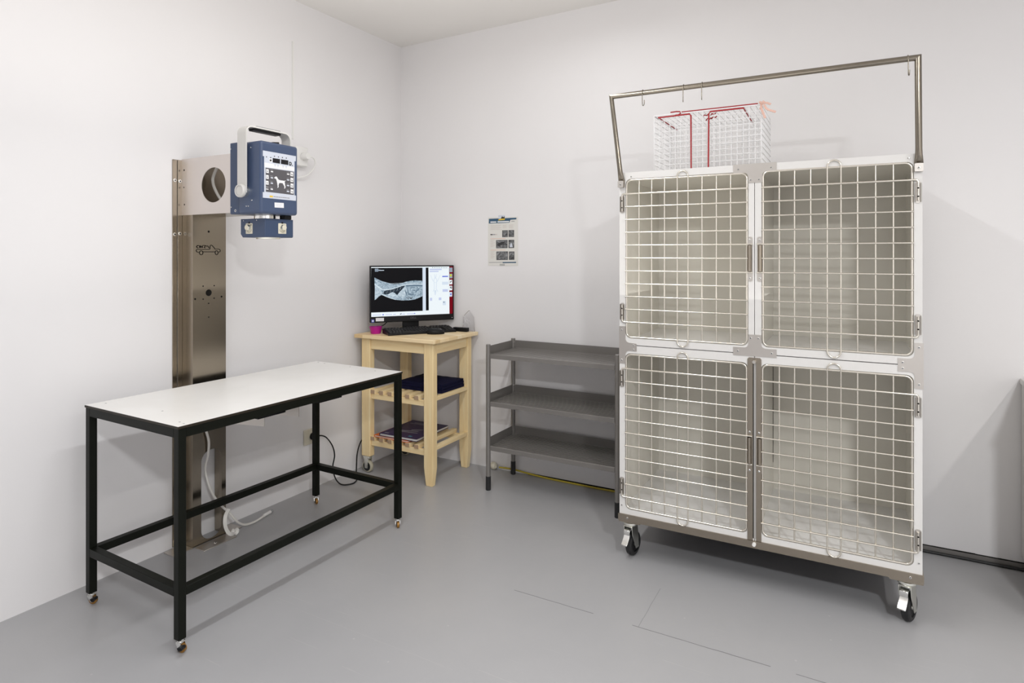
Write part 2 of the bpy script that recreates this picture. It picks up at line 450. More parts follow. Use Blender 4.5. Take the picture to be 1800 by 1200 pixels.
# ================================================================== steel-frame table
TL, TW, TT = 1.0836, 0.5674, 0.7227
t = thing('work_table', 'long white-topped table on a black square-tube frame with small castors', 'table', (0.7046, -1.9849, 0), -0.0234, world=False)
lw = 0.0265
mb = MB(M_TTOP, M_TEDGE)
mb.box((-TW-0.002, -0.003, TT-0.0085), (0.002, TL+0.003, TT), M_TEDGE)
mb.bm.faces.ensure_lookup_table()
for f in mb.bm.faces:
    if f.calc_center_median().z > TT-1e-4: f.material_index = 0
top = link('tabletop', mb, t, bevel=0.0008, seg=1)
for k, (x, y) in enumerate(((-0.02, 0.03), (-0.05, 0.035), (-0.53, 0.05), (-0.24, 0.09), (-0.30, TL-0.03), (-0.48, TL-0.025), (-0.53, TL-0.02), (-0.12, TL-0.05))):
    mb = MB(M_PGRY); mb.lathe([(0.0, 0.0003), (0.0035, 0.0003), (0.0045, -0.001)], (x, y, TT), (0, 0, 1), 12); link('screw', mb, top)
for x, y in ((0, 0), (-TW, 0), (0, TL), (-TW, TL)):
    x0 = x if x < 0 else -lw; y0 = y if y == 0 else TL-lw
    mb = MB(M_TFR); mb.box((x0, y0, 0.042), (x0+lw, y0+lw, TT-0.0087)); link('leg', mb, t, bevel=0.0015)
for zt, h, nm in ((TT-0.0088, 0.030, 'top_rail'), (0.206, 0.0285, 'lower_rail')):
    for a, b in (((-lw, lw), (0, TL-lw)), ((-TW, lw), (-TW+lw, TL-lw)), ((-TW+lw, 0), (-lw, lw)), ((-TW+lw, TL-lw), (-lw, TL))):
        mb = MB(M_TFR); mb.box((a[0], a[1], zt-h), (b[0], b[1], zt)); link(nm, mb, t, bevel=0.0015)
def small_caster(parent, x, y, ang):
    c, s_ = math.cos(ang), math.sin(ang); d = Vector((c, s_, 0)); a = Vector((-s_, c, 0)); o = Vector((x, y, 0))
    mb = MB(M_BLK, M_CHROME)
    mb.cyl(o+Vector((0, 0, 0.036)), o+Vector((0, 0, 0.0435)), 0.010, 14, M_CHROME)
    for s2 in (-1, 1):
        mb.prism([(-0.008, 0.034), (0.010, 0.034), (0.014, 0.020), (0.010, 0.010), (0.004, 0.012)], o+a*(s2*0.010-0.001), d, (0, 0, 1), 0.002, M_CHROME)
    mb.box((-0.009, -0.010, 0.0325), (0.011, 0.010, 0.0365), M_CHROME, Matrix.Translation(o) @ Matrix.Rotation(ang, 4, 'Z'))
    cs = link('caster', mb, parent)
    w_ = o+d*0.007+Vector((0, 0, 0.0142)); mb = MB(M_GOLD, M_BLK)
    mb.lathe([(0.0, -0.0075), (0.006, -0.0075), (0.007, -0.006), (0.0115, -0.006), (0.014, -0.0045), (0.014, 0.0045), (0.0115, 0.006), (0.007, 0.006), (0.006, 0.0075), (0.0, 0.0075)], w_, a, 24,
             ms=[M_BLK, M_BLK, M_GOLD, M_GOLD, M_GOLD, M_GOLD, M_GOLD, M_BLK, M_BLK])
    link('wheel', mb, cs)
    return cs, o, d, a
for x, y, ang in ((-lw/2+0.002, lw/2, 0.30), (-TW+lw/2, lw/2, 0.55), (-lw/2, TL-lw/2, -0.75), (-TW+lw/2, TL-lw/2, -0.45)):
    cs, o, d, a = small_caster(t, x, y, ang)
    if y < 0.1:
        mb = MB(M_BLK); mb.prism([(0.012, 0.030), (0.026, 0.034), (0.031, 0.030), (0.029, 0.024), (0.018, 0.020)], o-a*0.010, d, (0, 0, 1), 0.020); link('brake_pedal', mb, cs, bevel=0.001)
# cassette tray rails below the top
for y0, y1 in ((0.318, 0.44), (0.605, 0.73)):
    mb = MB(M_BLK, M_SSL)
    mb.box((-0.052, y0, TT-0.053), (-0.028, y1, TT-0.050)); mb.box((-0.030, y0, TT-0.053), (-0.028, y1, TT-0.0405)); mb.box((-0.052, y1-0.012, TT-0.053), (-0.028, y1, TT-0.0405))
    mb.box((-0.050, y0, TT-0.0405), (-0.029, y1, TT-0.0385), M_SSL)
    link('tray_runner', mb, t)
mb = MB(M_SSL); mb.box((-0.50, 0.33, TT-0.046), (-0.055, 0.72, TT-0.043)); mb.box((-0.50, 0.33, TT-0.046), (-0.495, 0.72, TT-0.01)); mb.box((-0.06, 0.44, TT-0.046), (-0.055, 0.605, TT-0.036)); link('cassette_tray', mb, t)
for (x, y) in ((-0.16, 0.448), (-0.16, 0.618)):
    mb = MB(M_SSL); d = Vector((-0.961, -0.276, 0)); p = Vector((x, y, 0))
    mb.prism([(0, TT-0.127), (0.23, TT-0.127), (0.23, TT-0.0470), (0, TT-0.0470)], p, d, (0, 0, 1), 0.0025); link('hanger_plate', mb, t)

# ================================================================== x-ray column and arm
t = thing('xray_column', 'tall stainless steel column with a box arm standing against the left wall', 'stand', (0.04, -1.433, 0))
x1, ya, yb, zt = 0.08, -1.514, -1.352, 1.682
mb = MB(M_SS)
mb.box((0.004, ya, 0.002), (x1-0.002, ya+0.002, zt)); mb.box((0.004, yb-0.002, 0.002), (x1-0.002, yb, zt))
# front face with the cable slot: rounded slot outline matched to a rectangle
inner = rrect(-1.474+1.514, 0.012, -1.373+1.514, 0.405, 0.0475, 8)
outer = []
n = 8
for (cx, cy) in ((yb-ya, 0.55), (0, 0.55), (0, 0.002), (yb-ya, 0.002)): outer += [(cx, cy)]*(n+1)
mb.ringplate(outer, inner, (x1-0.002, ya, 0), (0, 1, 0), (0, 0, 1), 0.002)
mb.box((x1-0.002, ya, 0.55), (x1, yb, 1.44)); mb.box((x1-0.002, ya, 1.44), (x1, yb, zt))
col = link('column', mb, t)
for yy in ((-1.557, -1.537), (-1.535, ya), (yb, -1.309)):
    mb = MB(M_SS); mb.box((0.001, yy[0], 0.004), (0.005 if yy[0] != -1.535 else 0.007, yy[1], zt-0.002)); link('wall_flange', mb, t, bevel=0.0008, seg=1)
def screw(parent, p, ax, r=0.0045, m=None):
    mb = MB(m or M_CHROME, M_HOLE); mb.lathe([(r, 0), (r, 0.0012), (r*0.8, 0.0026), (r*0.42, 0.0028), (r*0.40, 0.0015), (0, 0.0015)], p, ax, 14, ms=[m or M_CHROME]*3+[M_HOLE]*2)
    return link('screw', mb, parent)
for y, z in ((-1.547, 1.590), (-1.525, 1.588), (-1.547, 1.356), (-1.525, 1.360)): screw(t, (0.0055 if y < -1.53 else 0.0075, y, z), (1, 0, 0), 0.0078)
for (y, z, r) in ((-1.438, 1.370, 0.0045), (-1.465, 1.130, 0.003), (-1.411, 1.130, 0.003), (-1.438, 1.100, 0.0145), (-1.503, 1.076, 0.0042), (-1.465, 1.073, 0.003), (-1.411, 1.074, 0.003), (-1.374, 1.079, 0.0042), (-1.438, 1.053, 0.003), (-1.438, 0.992, 0.003)):
    mb = MB(M_HOLE); mb.lathe([(0, 0.0004), (r, 0.0004), (r, -0.001)], (x1, y, z), (1, 0, 0), 20); link('drilled_hole', mb, col)
# laser-cut truck emblem: outline strokes in the front plate
def stroke(mb, pts, wd, o, U, V, m, closed=False):
    o, U, V = Vector(o), Vector(U), Vector(V)
    P = [o+U*a+V*b for a, b in pts]; mb.tube(P, wd, 6, m, closed=closed)
mb = MB(M_HOLE); k = 0.1255/880.0
q = lambda L: [((x-300)*k, (460-y)*k) for x, y in L]
eo, eU, eV = (x1+0.0004, -1.4985, 1.2885), (0, 1, 0), (0, 0, 1)
S = lambda L, closed=False, wd=0.0016: stroke(mb, q(L), wd, eo, eU, eV, M_HOLE, closed)
S([(410, 530), (335, 525), (305, 490), (305, 460), (335, 440), (740, 440), (765, 425), (770, 350), (785, 310), (815, 305), (850, 325), (900, 375), (945, 430), (1070, 428), (1115, 445), (1130, 480), (1110, 515), (1055, 518)])
S([(525, 515), (950, 515)])
S([(470+58*math.cos(a), 545+62*math.sin(a)) for a in [2*math.pi*i/20 for i in range(20)]], True)
S([(997+52*math.cos(a), 540+62*math.sin(a)) for a in [2*math.pi*i/20 for i in range(20)]], True)
S([(380, 325), (345, 325), (318, 350), (325, 385), (370, 395)], wd=0.0020)
S([(412, 320), (420, 398)], wd=0.0018); S([(440, 395), (452, 325), (480, 385), (508, 325), (520, 395)], wd=0.0018)
S([(535, 320), (610, 318), (570, 390), (610, 395)], wd=0.0020); S([(630, 330), (690, 330), (735, 400)], wd=0.0016); S([(640, 355), (672, 355)], wd=0.001)
link('truck_cutout', mb, col)
# feet plates on the floor
for a, b, nm in (((0.086, ya+0.005, 0.0), (0.150, yb+0.004, 0.0035), 1), ((0.012, -1.602, 0.0), (0.082, ya, 0.0035), 0), ((0.012, yb, 0.0), (0.088, -1.272, 0.0035), 0)):
    mb = MB(M_SSL); mb.box(a, b); fp = link('foot_plate', mb, t, bevel=0.001, seg=1)
    if nm: screw(fp, (0.124, -1.437, 0.0036), (0, 0, 1), 0.006)
# box arm with round windows in both cheeks
def disc_plate(mb, y, h, m):
    n = 40; cx, cz, rx, rz = 0.222, 1.561, 0.0785, 0.0735
    inner = [(cx+rx*math.cos(2*math.pi*i/n), cz+rz*math.sin(2*math.pi*i/n)) for i in range(n)]
    X0, X1, Z0, Z1 = -0.0 + 0.006, 0.336, 1.440, 1.684; out = []
    for (x, z) in inner:
        dx, dz = x-cx, z-cz
        tx = ((X1 if dx > 0 else X0)-cx)/dx if abs(dx) > 1e-9 else 1e9
        tz = ((Z1 if dz > 0 else Z0)-cz)/dz if abs(dz) > 1e-9 else 1e9
        s_ = min(tx, tz); out.append((cx+dx*s_, cz+dz*s_))
    # snap nearest points to the corners
    for c in ((X0, Z0), (X1, Z0), (X1, Z1), (X0, Z1)):
        i = min(range(n), key=lambda j: (out[j][0]-c[0])**2+(out[j][1]-c[1])**2); out[i] = c
    mb.ringplate(out, inner, (0, y, 0), (1, 0, 0), (0, 0, 1), h, m)
arm = None
mb = MB(M_SSP); disc_plate(mb, ya-0.0005, 0.002, M_SSP); arm = link('arm_side_plate', mb, t)
for x, z, r in ((0.024, 1.636, 0.004), (0.022, 1.561, 0.0032), (0.026, 1.486, 0.0036)):
    mb = MB(M_HOLE); mb.lathe([(0, 0.0004), (r, 0.0004), (r, -0.001)], (x, ya-0.0025, z), (0, -1, 0), 14); link('drilled_hole', mb, arm)
mb = MB(M_SSP); mb.box((0.006, yb-0.002, 1.440), (0.336, yb, 1.684)); link('arm_far_plate', mb, t)
mb = MB(M_SS); mb.box((x1+0.001, ya, 1.4405), (0.338, yb, 1.4425)); mb.box((0.006, ya, 1.6825), (0.3365, ya+0.016, 1.6845)); mb.box((0.006, yb-0.016, 1.6825), (0.3365, yb, 1.6845)); link('arm_cover', mb, t)
mb = MB(M_SS); mb.box((0.334, ya, 1.4425), (0.3362, yb-0.002, 1.6825)); link('arm_end_plate', mb, t)
# white cable: through the arm, down the column and out of the slot
mb = MB(M_WCAB)
mb.tube(spline([(0.24, -1.44, 1.674), (0.195, -1.44, 1.670), (0.157, -1.44, 1.659), (0.134, -1.44, 1.641), (0.114, -1.44, 1.610), (0.111, -1.44, 1.590), (0.122, -1.44, 1.561), (0.157, -1.44, 1.516), (0.21, -1.44, 1.474), (0.27, -1.43, 1.456)]), 0.0062, 8)
o_ = single('supply_lead', mb, 'white cable curving inside the round window of the steel arm', 'cable', (0.157, -1.44, 1.4425))
mb = MB(M_WCAB, M_PGRY, M_WPL)
pts = [(0.086, -1.466, 0.56), (0.090, -1.459, 0.501), (0.092, -1.446, 0.447), (0.088, -1.447, 0.385), (0.080, -1.455, 0.324), (0.084, -1.433, 0.23), (0.094, -1.398, 0.160), (0.115, -1.360, 0.105), (0.120, -1.320, 0.050), (0.105, -1.270, 0.016), (0.098, -1.22, 0.0065), (0.092, -1.18, 0.0062), (0.082, -1.145, 0.0064), (0.076, -1.115, 0.0066)]
mb.tube(spline(pts, 6), 0.0052, 8, M_WCAB)
mb.tube([(0.082, -1.145, 0.0082), (0.0735, -1.100, 0.0082)], [0.0075, 0.0078], 10, M_WPL); mb.cyl((0.0733, -1.0985, 0.0082), (0.071, -1.085, 0.0082), 0.0062, 10, M_PGRY)
single('power_lead', mb, 'white lead hanging from the column slot to a plug on the floor', 'cable', (0.08, -1.15, 0))
mb = MB(M_WCAB)
sp = spline([(0.128, -1.372, 0.130), (0.132, -1.392, 0.108), (0.136, -1.398, 0.075), (0.140, -1.390, 0.042), (0.145, -1.376, 0.022), (0.150, -1.358, 0.017), (0.153, -1.347, 0.027), (0.151, -1.352, 0.038), (0.148, -1.364, 0.036), (0.147, -1.367, 0.027)], 8)
for i in range(len(sp)-1): mb.bar(sp[i], sp[i+1]+(sp[i+1]-sp[i])*0.15, 0.0030, 0.015, None, up=(0.5, 0.75, 0.2))
single('cable_strap', mb, 'curled white strap tied round the white lead beside the column', 'strap', (0.14, -1.38, 0.0035))

# ================================================================== portable x-ray unit
hx0, hx1, hy0, hy1, hz0, hz1 = 0.3375, 0.528, -1.524, -1.342, 1.432, 1.722
t = thing('xray_unit', 'blue portable x-ray unit with a grey carrying handle held by the steel arm', 'x-ray machine', (0.43, -1.433, 1.432))
mb = MB(M_BLUE); mb.box((0.392, hy0-0.003, hz0), (hx1, hy1+0.003, hz1-0.001)); link('front_housing', mb, t, bevel=0.011, seg=4)
mb = MB(M_BLUE2); mb.box((hx0, hy0, hz0+0.001), (0.400, hy1, hz1+0.003)); hb = link('rear_housing', mb, t, bevel=0.004, seg=2)
for x, z in ((0.345, 1.700), (0.348, 1.462), (0.470, 1.695), (0.476, 1.485), (0.444, 1.462), (0.456, 1.462)): screw(t, (x, hy0-0.0032 if x > 0.4 else hy0, z), (0, -1, 0), 0.0028)
mb = MB(M_BLK, M_CHROME); mb.lathe([(0.0052, 0), (0.0052, 0.0015), (0.0035, 0.0015), (0.0035, -0.002), (0, -0.002)], (0.373, hy0, 1.447), (0, -1, 0), 16, ms=[M_CHROME, M_CHROME, M_BLK, M_BLK]); link('socket_hole', mb, t)
# carrying handle: flat strap, leaning forward, bent over the top
def handle_pt(s_, z): return 0.438
mb = MB(M_HANDL); zh = 1.785; hw = 0.026
prof = [(-1.546, 1.515), (-1.546, zh-0.03)]+[(-1.516+0.030*math.cos(R(180-a)), zh-0.03+0.030*math.sin(R(180-a))) for a in range(15, 91, 15)]
prof += [(-1.350+0.030*math.cos(R(a)), zh-0.03+0.030*math.sin(R(a))) for a in range(90, -1, -15)]
prof += [(-1.320, zh-0.03), (-1.320, 1.515)]
inn = []
for i, (y, z) in enumerate(prof):
    cy = -1.433; inn.append((y+(0.005 if y < cy else -0.005) if z < zh-0.03+1e-6 else y+( (0.005*(-1.516-y)/0.030) if y < -1.516 else (-(0.005)*(y+1.350)/0.030 if y > -1.350 else 0)), z if z <= zh-0.03+1e-6 else z-0.005*(z-(zh-0.03))/0.030))
V_ = []
for (y, z), (yi, zi) in zip(prof, inn):
    xc, xi = handle_pt(0, z), handle_pt(0, zi)
    V_.append([mb.bm.verts.new((xc-hw, y, z)), mb.bm.verts.new((xc+hw, y, z)), mb.bm.verts.new((xi+hw, yi, zi)), mb.bm.verts.new((xi-hw, yi, zi))])
for a, b in zip(V_, V_[1:]):
    for i in range(4): mb.face([a[i], a[(i+1) % 4], b[(i+1) % 4], b[i]])
mb.face(V_[0]); mb.face(V_[-1][::-1])
hd = link('carrying_handle', mb, t, smooth=50)
xg = handle_pt(0, zh)
mb = MB(M_PGRY, M_BLK); mb.box((xg-hw+0.002, -1.492, zh-0.001), (xg+hw-0.002, -1.372, zh+0.0045)); mb.box((xg-0.018, -1.500, zh-0.015), (xg+0.018, -1.365, zh-0.0055), M_BLK); link('handle_grip', mb, hd, bevel=0.003)
for sy, yy in ((-1, -1.546), (1, -1.320)):
    y_in = hy0-0.003 if sy < 0 else hy1+0.003
    mb = MB(M_HANDL, M_ZINC); mb.lathe([(0.020, 0), (0.020, abs(yy-y_in)), (0.0250, abs(yy-y_in)), (0.0265, abs(yy-y_in)+0.004), (0.0265, abs(yy-y_in)+0.014), (0.0245, abs(yy-y_in)+0.017), (0.0195, abs(yy-y_in)+0.0165), (0.0180, abs(yy-y_in)+0.0148), (0, abs(yy-y_in)+0.0148)], (0.442, y_in, 1.522), (0, sy, 0), 30, ms=[M_ZINC, M_ZINC, M_HANDL, M_HANDL, M_HANDL, M_HANDL, M_PGRY, M_HANDL])
    link('pivot_knob', mb, t)
mb = MB(M_BLK); mb.prism([(0, 0), (0.048, 0), (0.048, 0.020), (0.016, 0.016), (0, 0.008)], (0.43, -1.430, hz1-0.002), (0, 1, 0), (0, 0, 1), 0.035); link('cable_socket', mb, t, bevel=0.002)
mb = MB(M_BLK); mb.cyl((0.46, -1.385, hz1-0.003), (0.46, -1.385, hz1+0.010), 0.005, 12); link('fuse_cap', mb, t)
# membrane control panel on the front face
pf = homog([(97, 127), (600, 208), (608, 882), (106, 843)])
PW0, PW1, PZ0, PZ1 = -1.5185, -1.3515, 1.4935, 1.6805
px_ = hx1+0.0003
def P2(p): u, v = pf(p); return (PW0+u*(PW1-PW0), PZ0+v*(PZ1-PZ0))
def pan(mb, pts, m, lift): mb.flat([P2(p) for p in pts], (px_+lift, 0, 0), (0, 1, 0), (0, 0, 1), m)
mb = MB(M_PANEL)
mb.prism([P2(p) for p in [(97, 127), (600, 208), (598, 285), (580, 283), (585, 800), (608, 803), (608, 882), (106, 843), (104, 757), (126, 760), (118, 215), (97, 212)]], (px_, 0, 0), (0, 1, 0), (0, 0, 1), 0.0008)
pnl = link('control_panel', mb, t)
mb = MB(M_PWHT)
pan(mb, [(122, 310), (580, 375), (580, 432), (126, 378)], M_PWHT, 0.0010)
mb.bm.faces.ensure_lookup_table()
pan(mb, [(140, 388), (572, 443), (575, 795), (150, 752)], M_PANELD, 0.0012)
for x0, y0 in ((147, 408), (147, 497), (147, 585)):
    pan(mb, [(x0, y0), (x0+40, y0+5), (x0+44, y0+62), (x0+2, y0+58)], M_PWHT, 0.0014)
    pan(mb, [(x0+14, y0+28), (x0+30, y0+30), (x0+30, y0+42), (x0+14, y0+40)], M_PANELD, 0.0016)
pan(mb, [(147, 672), (188, 678), (188, 690), (147, 686)], M_PGRY, 0.0014); pan(mb, [(150, 705), (188, 709), (188, 722), (150, 718)], M_PWHT, 0.0014)
for i, y0 in enumerate((435, 528, 610, 700)):
    pan(mb, [(220, y0), (255, y0+5), (255, y0+24), (220, y0+19)], M_PWHT if i in (0, 3) else M_PANEL, 0.0014)
    pan(mb, [(212, y0-22), (250, y0-17), (250, y0-12), (212, y0-17)], M_PGRY, 0.0014)
for i, (x0, y0) in enumerate(((518, 448), (520, 535), (522, 620), (524, 708))):
    pan(mb, [(x0, y0), (x0+42, y0+5), (x0+42, y0+66), (x0, y0+61)], M_PWHT, 0.0014)
    pan(mb, [(x0+14, y0+26), (x0+32, y0+40), (x0+30, y0+52), (x0+12, y0+40)], M_PANELD, 0.0016)
    pan(mb, [(466, y0+22), (503, y0+27), (503, y0+45), (466, y0+40)], M_PWHT if i == 0 else M_PANEL, 0.0014)
    pan(mb, [(464, y0+5), (500, y0+9), (500, y0+14), (464, y0+10)], M_PGRY, 0.0014)
# standing dog silhouette
pan(mb, [(272, 537), (285, 526), (296, 519), (310, 521), (320, 534), (328, 552), (345, 570), (375, 577), (405, 580), (425, 584), (450, 578), (440, 588), (432, 598), (437, 622), (440, 650), (446, 668), (444, 690), (436, 700), (424, 699), (430, 688), (427, 664), (412, 640), (404, 622), (385, 618), (360, 616), (348, 622), (340, 650), (342, 676), (336, 688), (318, 690), (328, 678), (324, 650), (318, 616), (312, 590), (302, 560), (290, 550), (278, 549)], M_PWHT, 0.0014)
# indicator windows and keys on the silver upper strip
for x0 in (247, 373): pan(mb, [(x0, 240 if x0 < 300 else 258), (x0+112, 256 if x0 < 300 else 274), (x0+112, 326 if x0 < 300 else 344), (x0, 308 if x0 < 300 else 327)], M_DISP, 0.0012)
for x0, y0 in ((267, 206), (327, 214), (387, 222), (446, 230), (146, 216), (210, 226)): pan(mb, [(x0, y0), (x0+14, y0+2), (x0+14, y0+18), (x0, y0+16)], M_PBLK, 0.0012)
pan(mb, [(196, 245), (238, 251), (238, 308), (196, 302)], M_PWHT, 0.0011)
pan(mb, [(216+15*math.cos(a), 277+16*math.sin(a)) for a in [2*math.pi*i/14 for i in range(14)]], M_PBLK, 0.0013)
for x0 in (268, 312, 390, 436):
    y0 = 332+(x0-268)*0.13
    pan(mb, [(x0, y0), (x0+34, y0+4), (x0+18, y0+44)], M_PANEL, 0.0012)
for (x0, y0) in ((497, 292),):
    pan(mb, [(x0, y0), (x0+22, y0+3), (x0+38, y0+14), (x0+40, y0+42), (x0+28, y0+60), (x0, y0+58)], M_PBLK, 0.0012)
    pan(mb, [(x0+12, y0+16), (x0+22, y0+18), (x0+26, y0+28), (x0+24, y0+42), (x0+12, y0+42)], M_PANEL, 0.0014)
    pan(mb, [(x0+44, y0+48), (x0+56, y0+50), (x0+56, y0+66), (x0+44, y0+64)], M_PBLK, 0.0012)
pan(mb, [(208, 808), (258, 812), (258, 838), (208, 834)], M_PYEL, 0.0012)
for x0, x1_ in ((266, 300), (305, 338), (342, 372), (376, 398), (402, 470), (475, 510)): pan(mb, [(x0, 818+(x0-266)*0.08), (x1_, 818+(x1_-266)*0.08), (x1_, 830+(x1_-266)*0.08), (x0, 830+(x0-266)*0.08)], M_PGRY, 0.0012)
link('panel_print', mb, pnl)
mb = MB(M_PWHT, M_PGRY); mb.prism([P2(p) for p in [(285, 912), (425, 918), (428, 993), (288, 988)]], (px_, 0, 0), (0, 1, 0), (0, 0, 1), 0.0005, M_PWHT)
for i in range(3): pan(mb, [(300, 930+i*17), (410-i*15, 936+i*17), (410-i*15, 939+i*17), (300, 933+i*17)], M_PANEL, 0.0008)
link('sticker', mb, t)
# collimator below
mb = MB(M_CHROME, M_BLK); mb.lathe([(0.044, 0), (0.044, 0.018)], (0.43, -1.425, 1.4145), (0, 0, 1), 32, M_CHROME); mb.box((0.47, -1.385, 1.4155), (0.50, -1.350, 1.4315), M_BLK); link('mounting_collar', mb, t)
cx0, cx1, cy0, cy1, cz0, cz1 = 0.352, 0.500, -1.484, -1.340, 1.339, 1.415
mb = MB(M_BLUE2); poly = [(cx0+0.012, cz0), (cx1-0.004, cz0), (cx1, cz0+0.004), (cx1, cz1), (cx0, cz1), (cx0, cz0+0.014)]
mb.prism(poly, (0, cy1, 0), (1, 0, 0), (0, 0, 1), cy1-cy0); cl = link('collimator', mb, t, bevel=0.002)
mb = MB(M_ZINC); mb.lathe([(0.050, 0), (0.046, -0.006), (0, -0.006)], (0.43, -1.41, cz0), (0, 0, 1), 28); link('lens_window', mb, cl)
def dial(o, U, ax):
    o, U, ax = Vector(o), Vector(U), Vector(ax)
    mb = MB(M_CRM, M_PBLK); mb.prism(rrect(-0.0205, -0.0215, 0.0205, 0.0215, 0.003, 3), o, U, (0, 0, 1), 0.0008)
    for i in range(15):
        a = R(200+i*10); c_, s_ = math.cos(a), math.sin(a)
        mb.flat([(0.0135*c_-0.0006*s_, 0.0135*s_+0.0006*c_), (0.0135*c_+0.0006*s_, 0.0135*s_-0.0006*c_), (0.0165*c_+0.0006*s_, 0.0165*s_-0.0006*c_), (0.0165*c_-0.0006*s_, 0.0165*s_+0.0006*c_)], o+ax*0.0010, U, (0, 0, 1), M_PBLK)
    mb.flat([(0.009, 0.013), (0.015, 0.013), (0.015, 0.017), (0.009, 0.017)], o+ax*0.001, U, (0, 0, 1), M_PBLK)
    p = link('dial_plate', mb, cl)
    mb = MB(M_CRM, M_PGRY, M_BLK); mb.lathe([(0.0125, 0), (0.0115, 0.012), (0.0105, 0.0135), (0, 0.0135)], o+ax*0.0009+Vector((0, 0, 0.004)), ax, 24, ms=[M_ZINC, M_CRM, M_CRM]); link('dial_knob', mb, cl)
    mb = MB(M_BLK); mb.prism([(-0.0035, 0.0200), (0.0035, 0.0200), (0.0035, 0.0275), (-0.0035, 0.0275)], o, U, (0, 0, 1), 0.0014); link('dial_pointer', mb, cl)
dial((0.405, cy0, 1.375), (1, 0, 0), (0, -1, 0)); dial((cx1, -1.398, 1.376), (0, 1, 0), (1, 0, 0))
for x in (0.372, 0.452): screw(cl, (x, cy0, 1.408), (0, -1, 0), 0.0025)

# ================================================================== wall fittings on the left wall
mb = MB(M_WPL); mb.box((0.0, -0.902, 1.875), (0.007, -0.893, 2.385), M_WPL); single('cable_trunking', mb, 'thin white cable trunking running down the upper left wall', 'trunking', (0, -0.8975, 1.875))
t = thing('wall_socket', 'white wall socket high on the left wall behind the x-ray unit', 'socket', (0, -0.865, 1.74))
mb = MB(M_WPL); mb.box((0, -0.905, 1.735), (0.040, -0.828, 1.835)); link('socket_body', mb, t, bevel=0.004)
mb = MB(M_WPL); mb.lathe([(0.022, 0), (0.022, 0.003), (0.019, 0.003), (0.018, -0.0), (0, 0)], (0.0402, -0.862, 1.785), (1, 0, 0), 24); link('socket_rim', mb, t)
t = thing('power_plug', 'white round plug with a looped lead in the high wall socket', 'plug', (0.043, -0.862, 1.785))
mb = MB(M_WPL, M_PGRY); mb.lathe([(0.0185, 0.0), (0.0185, 0.030), (0.016, 0.036), (0, 0.036)], (0.0435, -0.862, 1.785), (1, 0, 0), 24); link('plug_body', mb, t)
mb = MB(M_WPL); mb.tube(spline([(0.066, -0.845, 1.785), (0.066, -0.815, 1.783), (0.060, -0.795, 1.760), (0.050, -0.800, 1.725), (0.035, -0.83, 1.69), (0.02, -0.87, 1.675), (0.012, -0.93, 1.665), (0.02, -1.00, 1.655), (0.05, -1.12, 1.65)], 6), 0.0045, 8); link('plug_lead', mb, t)
t = thing('wall_socket', 'cream double wall socket low on the left wall behind the table leg', 'socket', (0, -0.785, 0.244))
mb = MB(M_CRM); mb.box((0, -0.824, 0.246), (0.010, -0.742, 0.328)); sb = link('socket_plate', mb, t, bevel=0.003)
mb = MB(M_CRM); mb.lathe([(0.026, 0), (0.026, 0.0025), (0.022, 0.0025), (0.021, -0.0), (0, 0)], (0.0102, -0.770, 0.287), (1, 0, 0), 28); link('socket_rim', mb, t)
t = thing('power_plug', 'black plug in the low wall socket with a black lead to the floor', 'plug', (0.0125, -0.770, 0.287))
mb = MB(M_BLK); mb.lathe([(0.0195, 0.0), (0.0195, 0.024), (0.015, 0.032), (0, 0.033)], (0.0130, -0.770, 0.287), (1, 0, 0), 24); link('plug_body', mb, t)
mb = MB(M_BLK); mb.tube(spline([(0.036, -0.770, 0.287), (0.042, -0.735, 0.285), (0.042, -0.695, 0.262), (0.040, -0.650, 0.205), (0.044, -0.638, 0.150), (0.048, -0.655, 0.095), (0.062, -0.655, 0.04), (0.095, -0.655, 0.010), (0.130, -0.645, 0.0042), (0.152, -0.600, 0.0042), (0.120, -0.54, 0.0042), (0.085, -0.510, 0.0045), (0.052, -0.472, 0.03), (0.040, -0.452, 0.11), (0.042, -0.425, 0.17), (0.070, -0.392, 0.24), (0.078, -0.3915, 0.40), (0.078, -0.3915, 0.70)], 6), 0.0036, 8); link('plug_lead', mb, t)

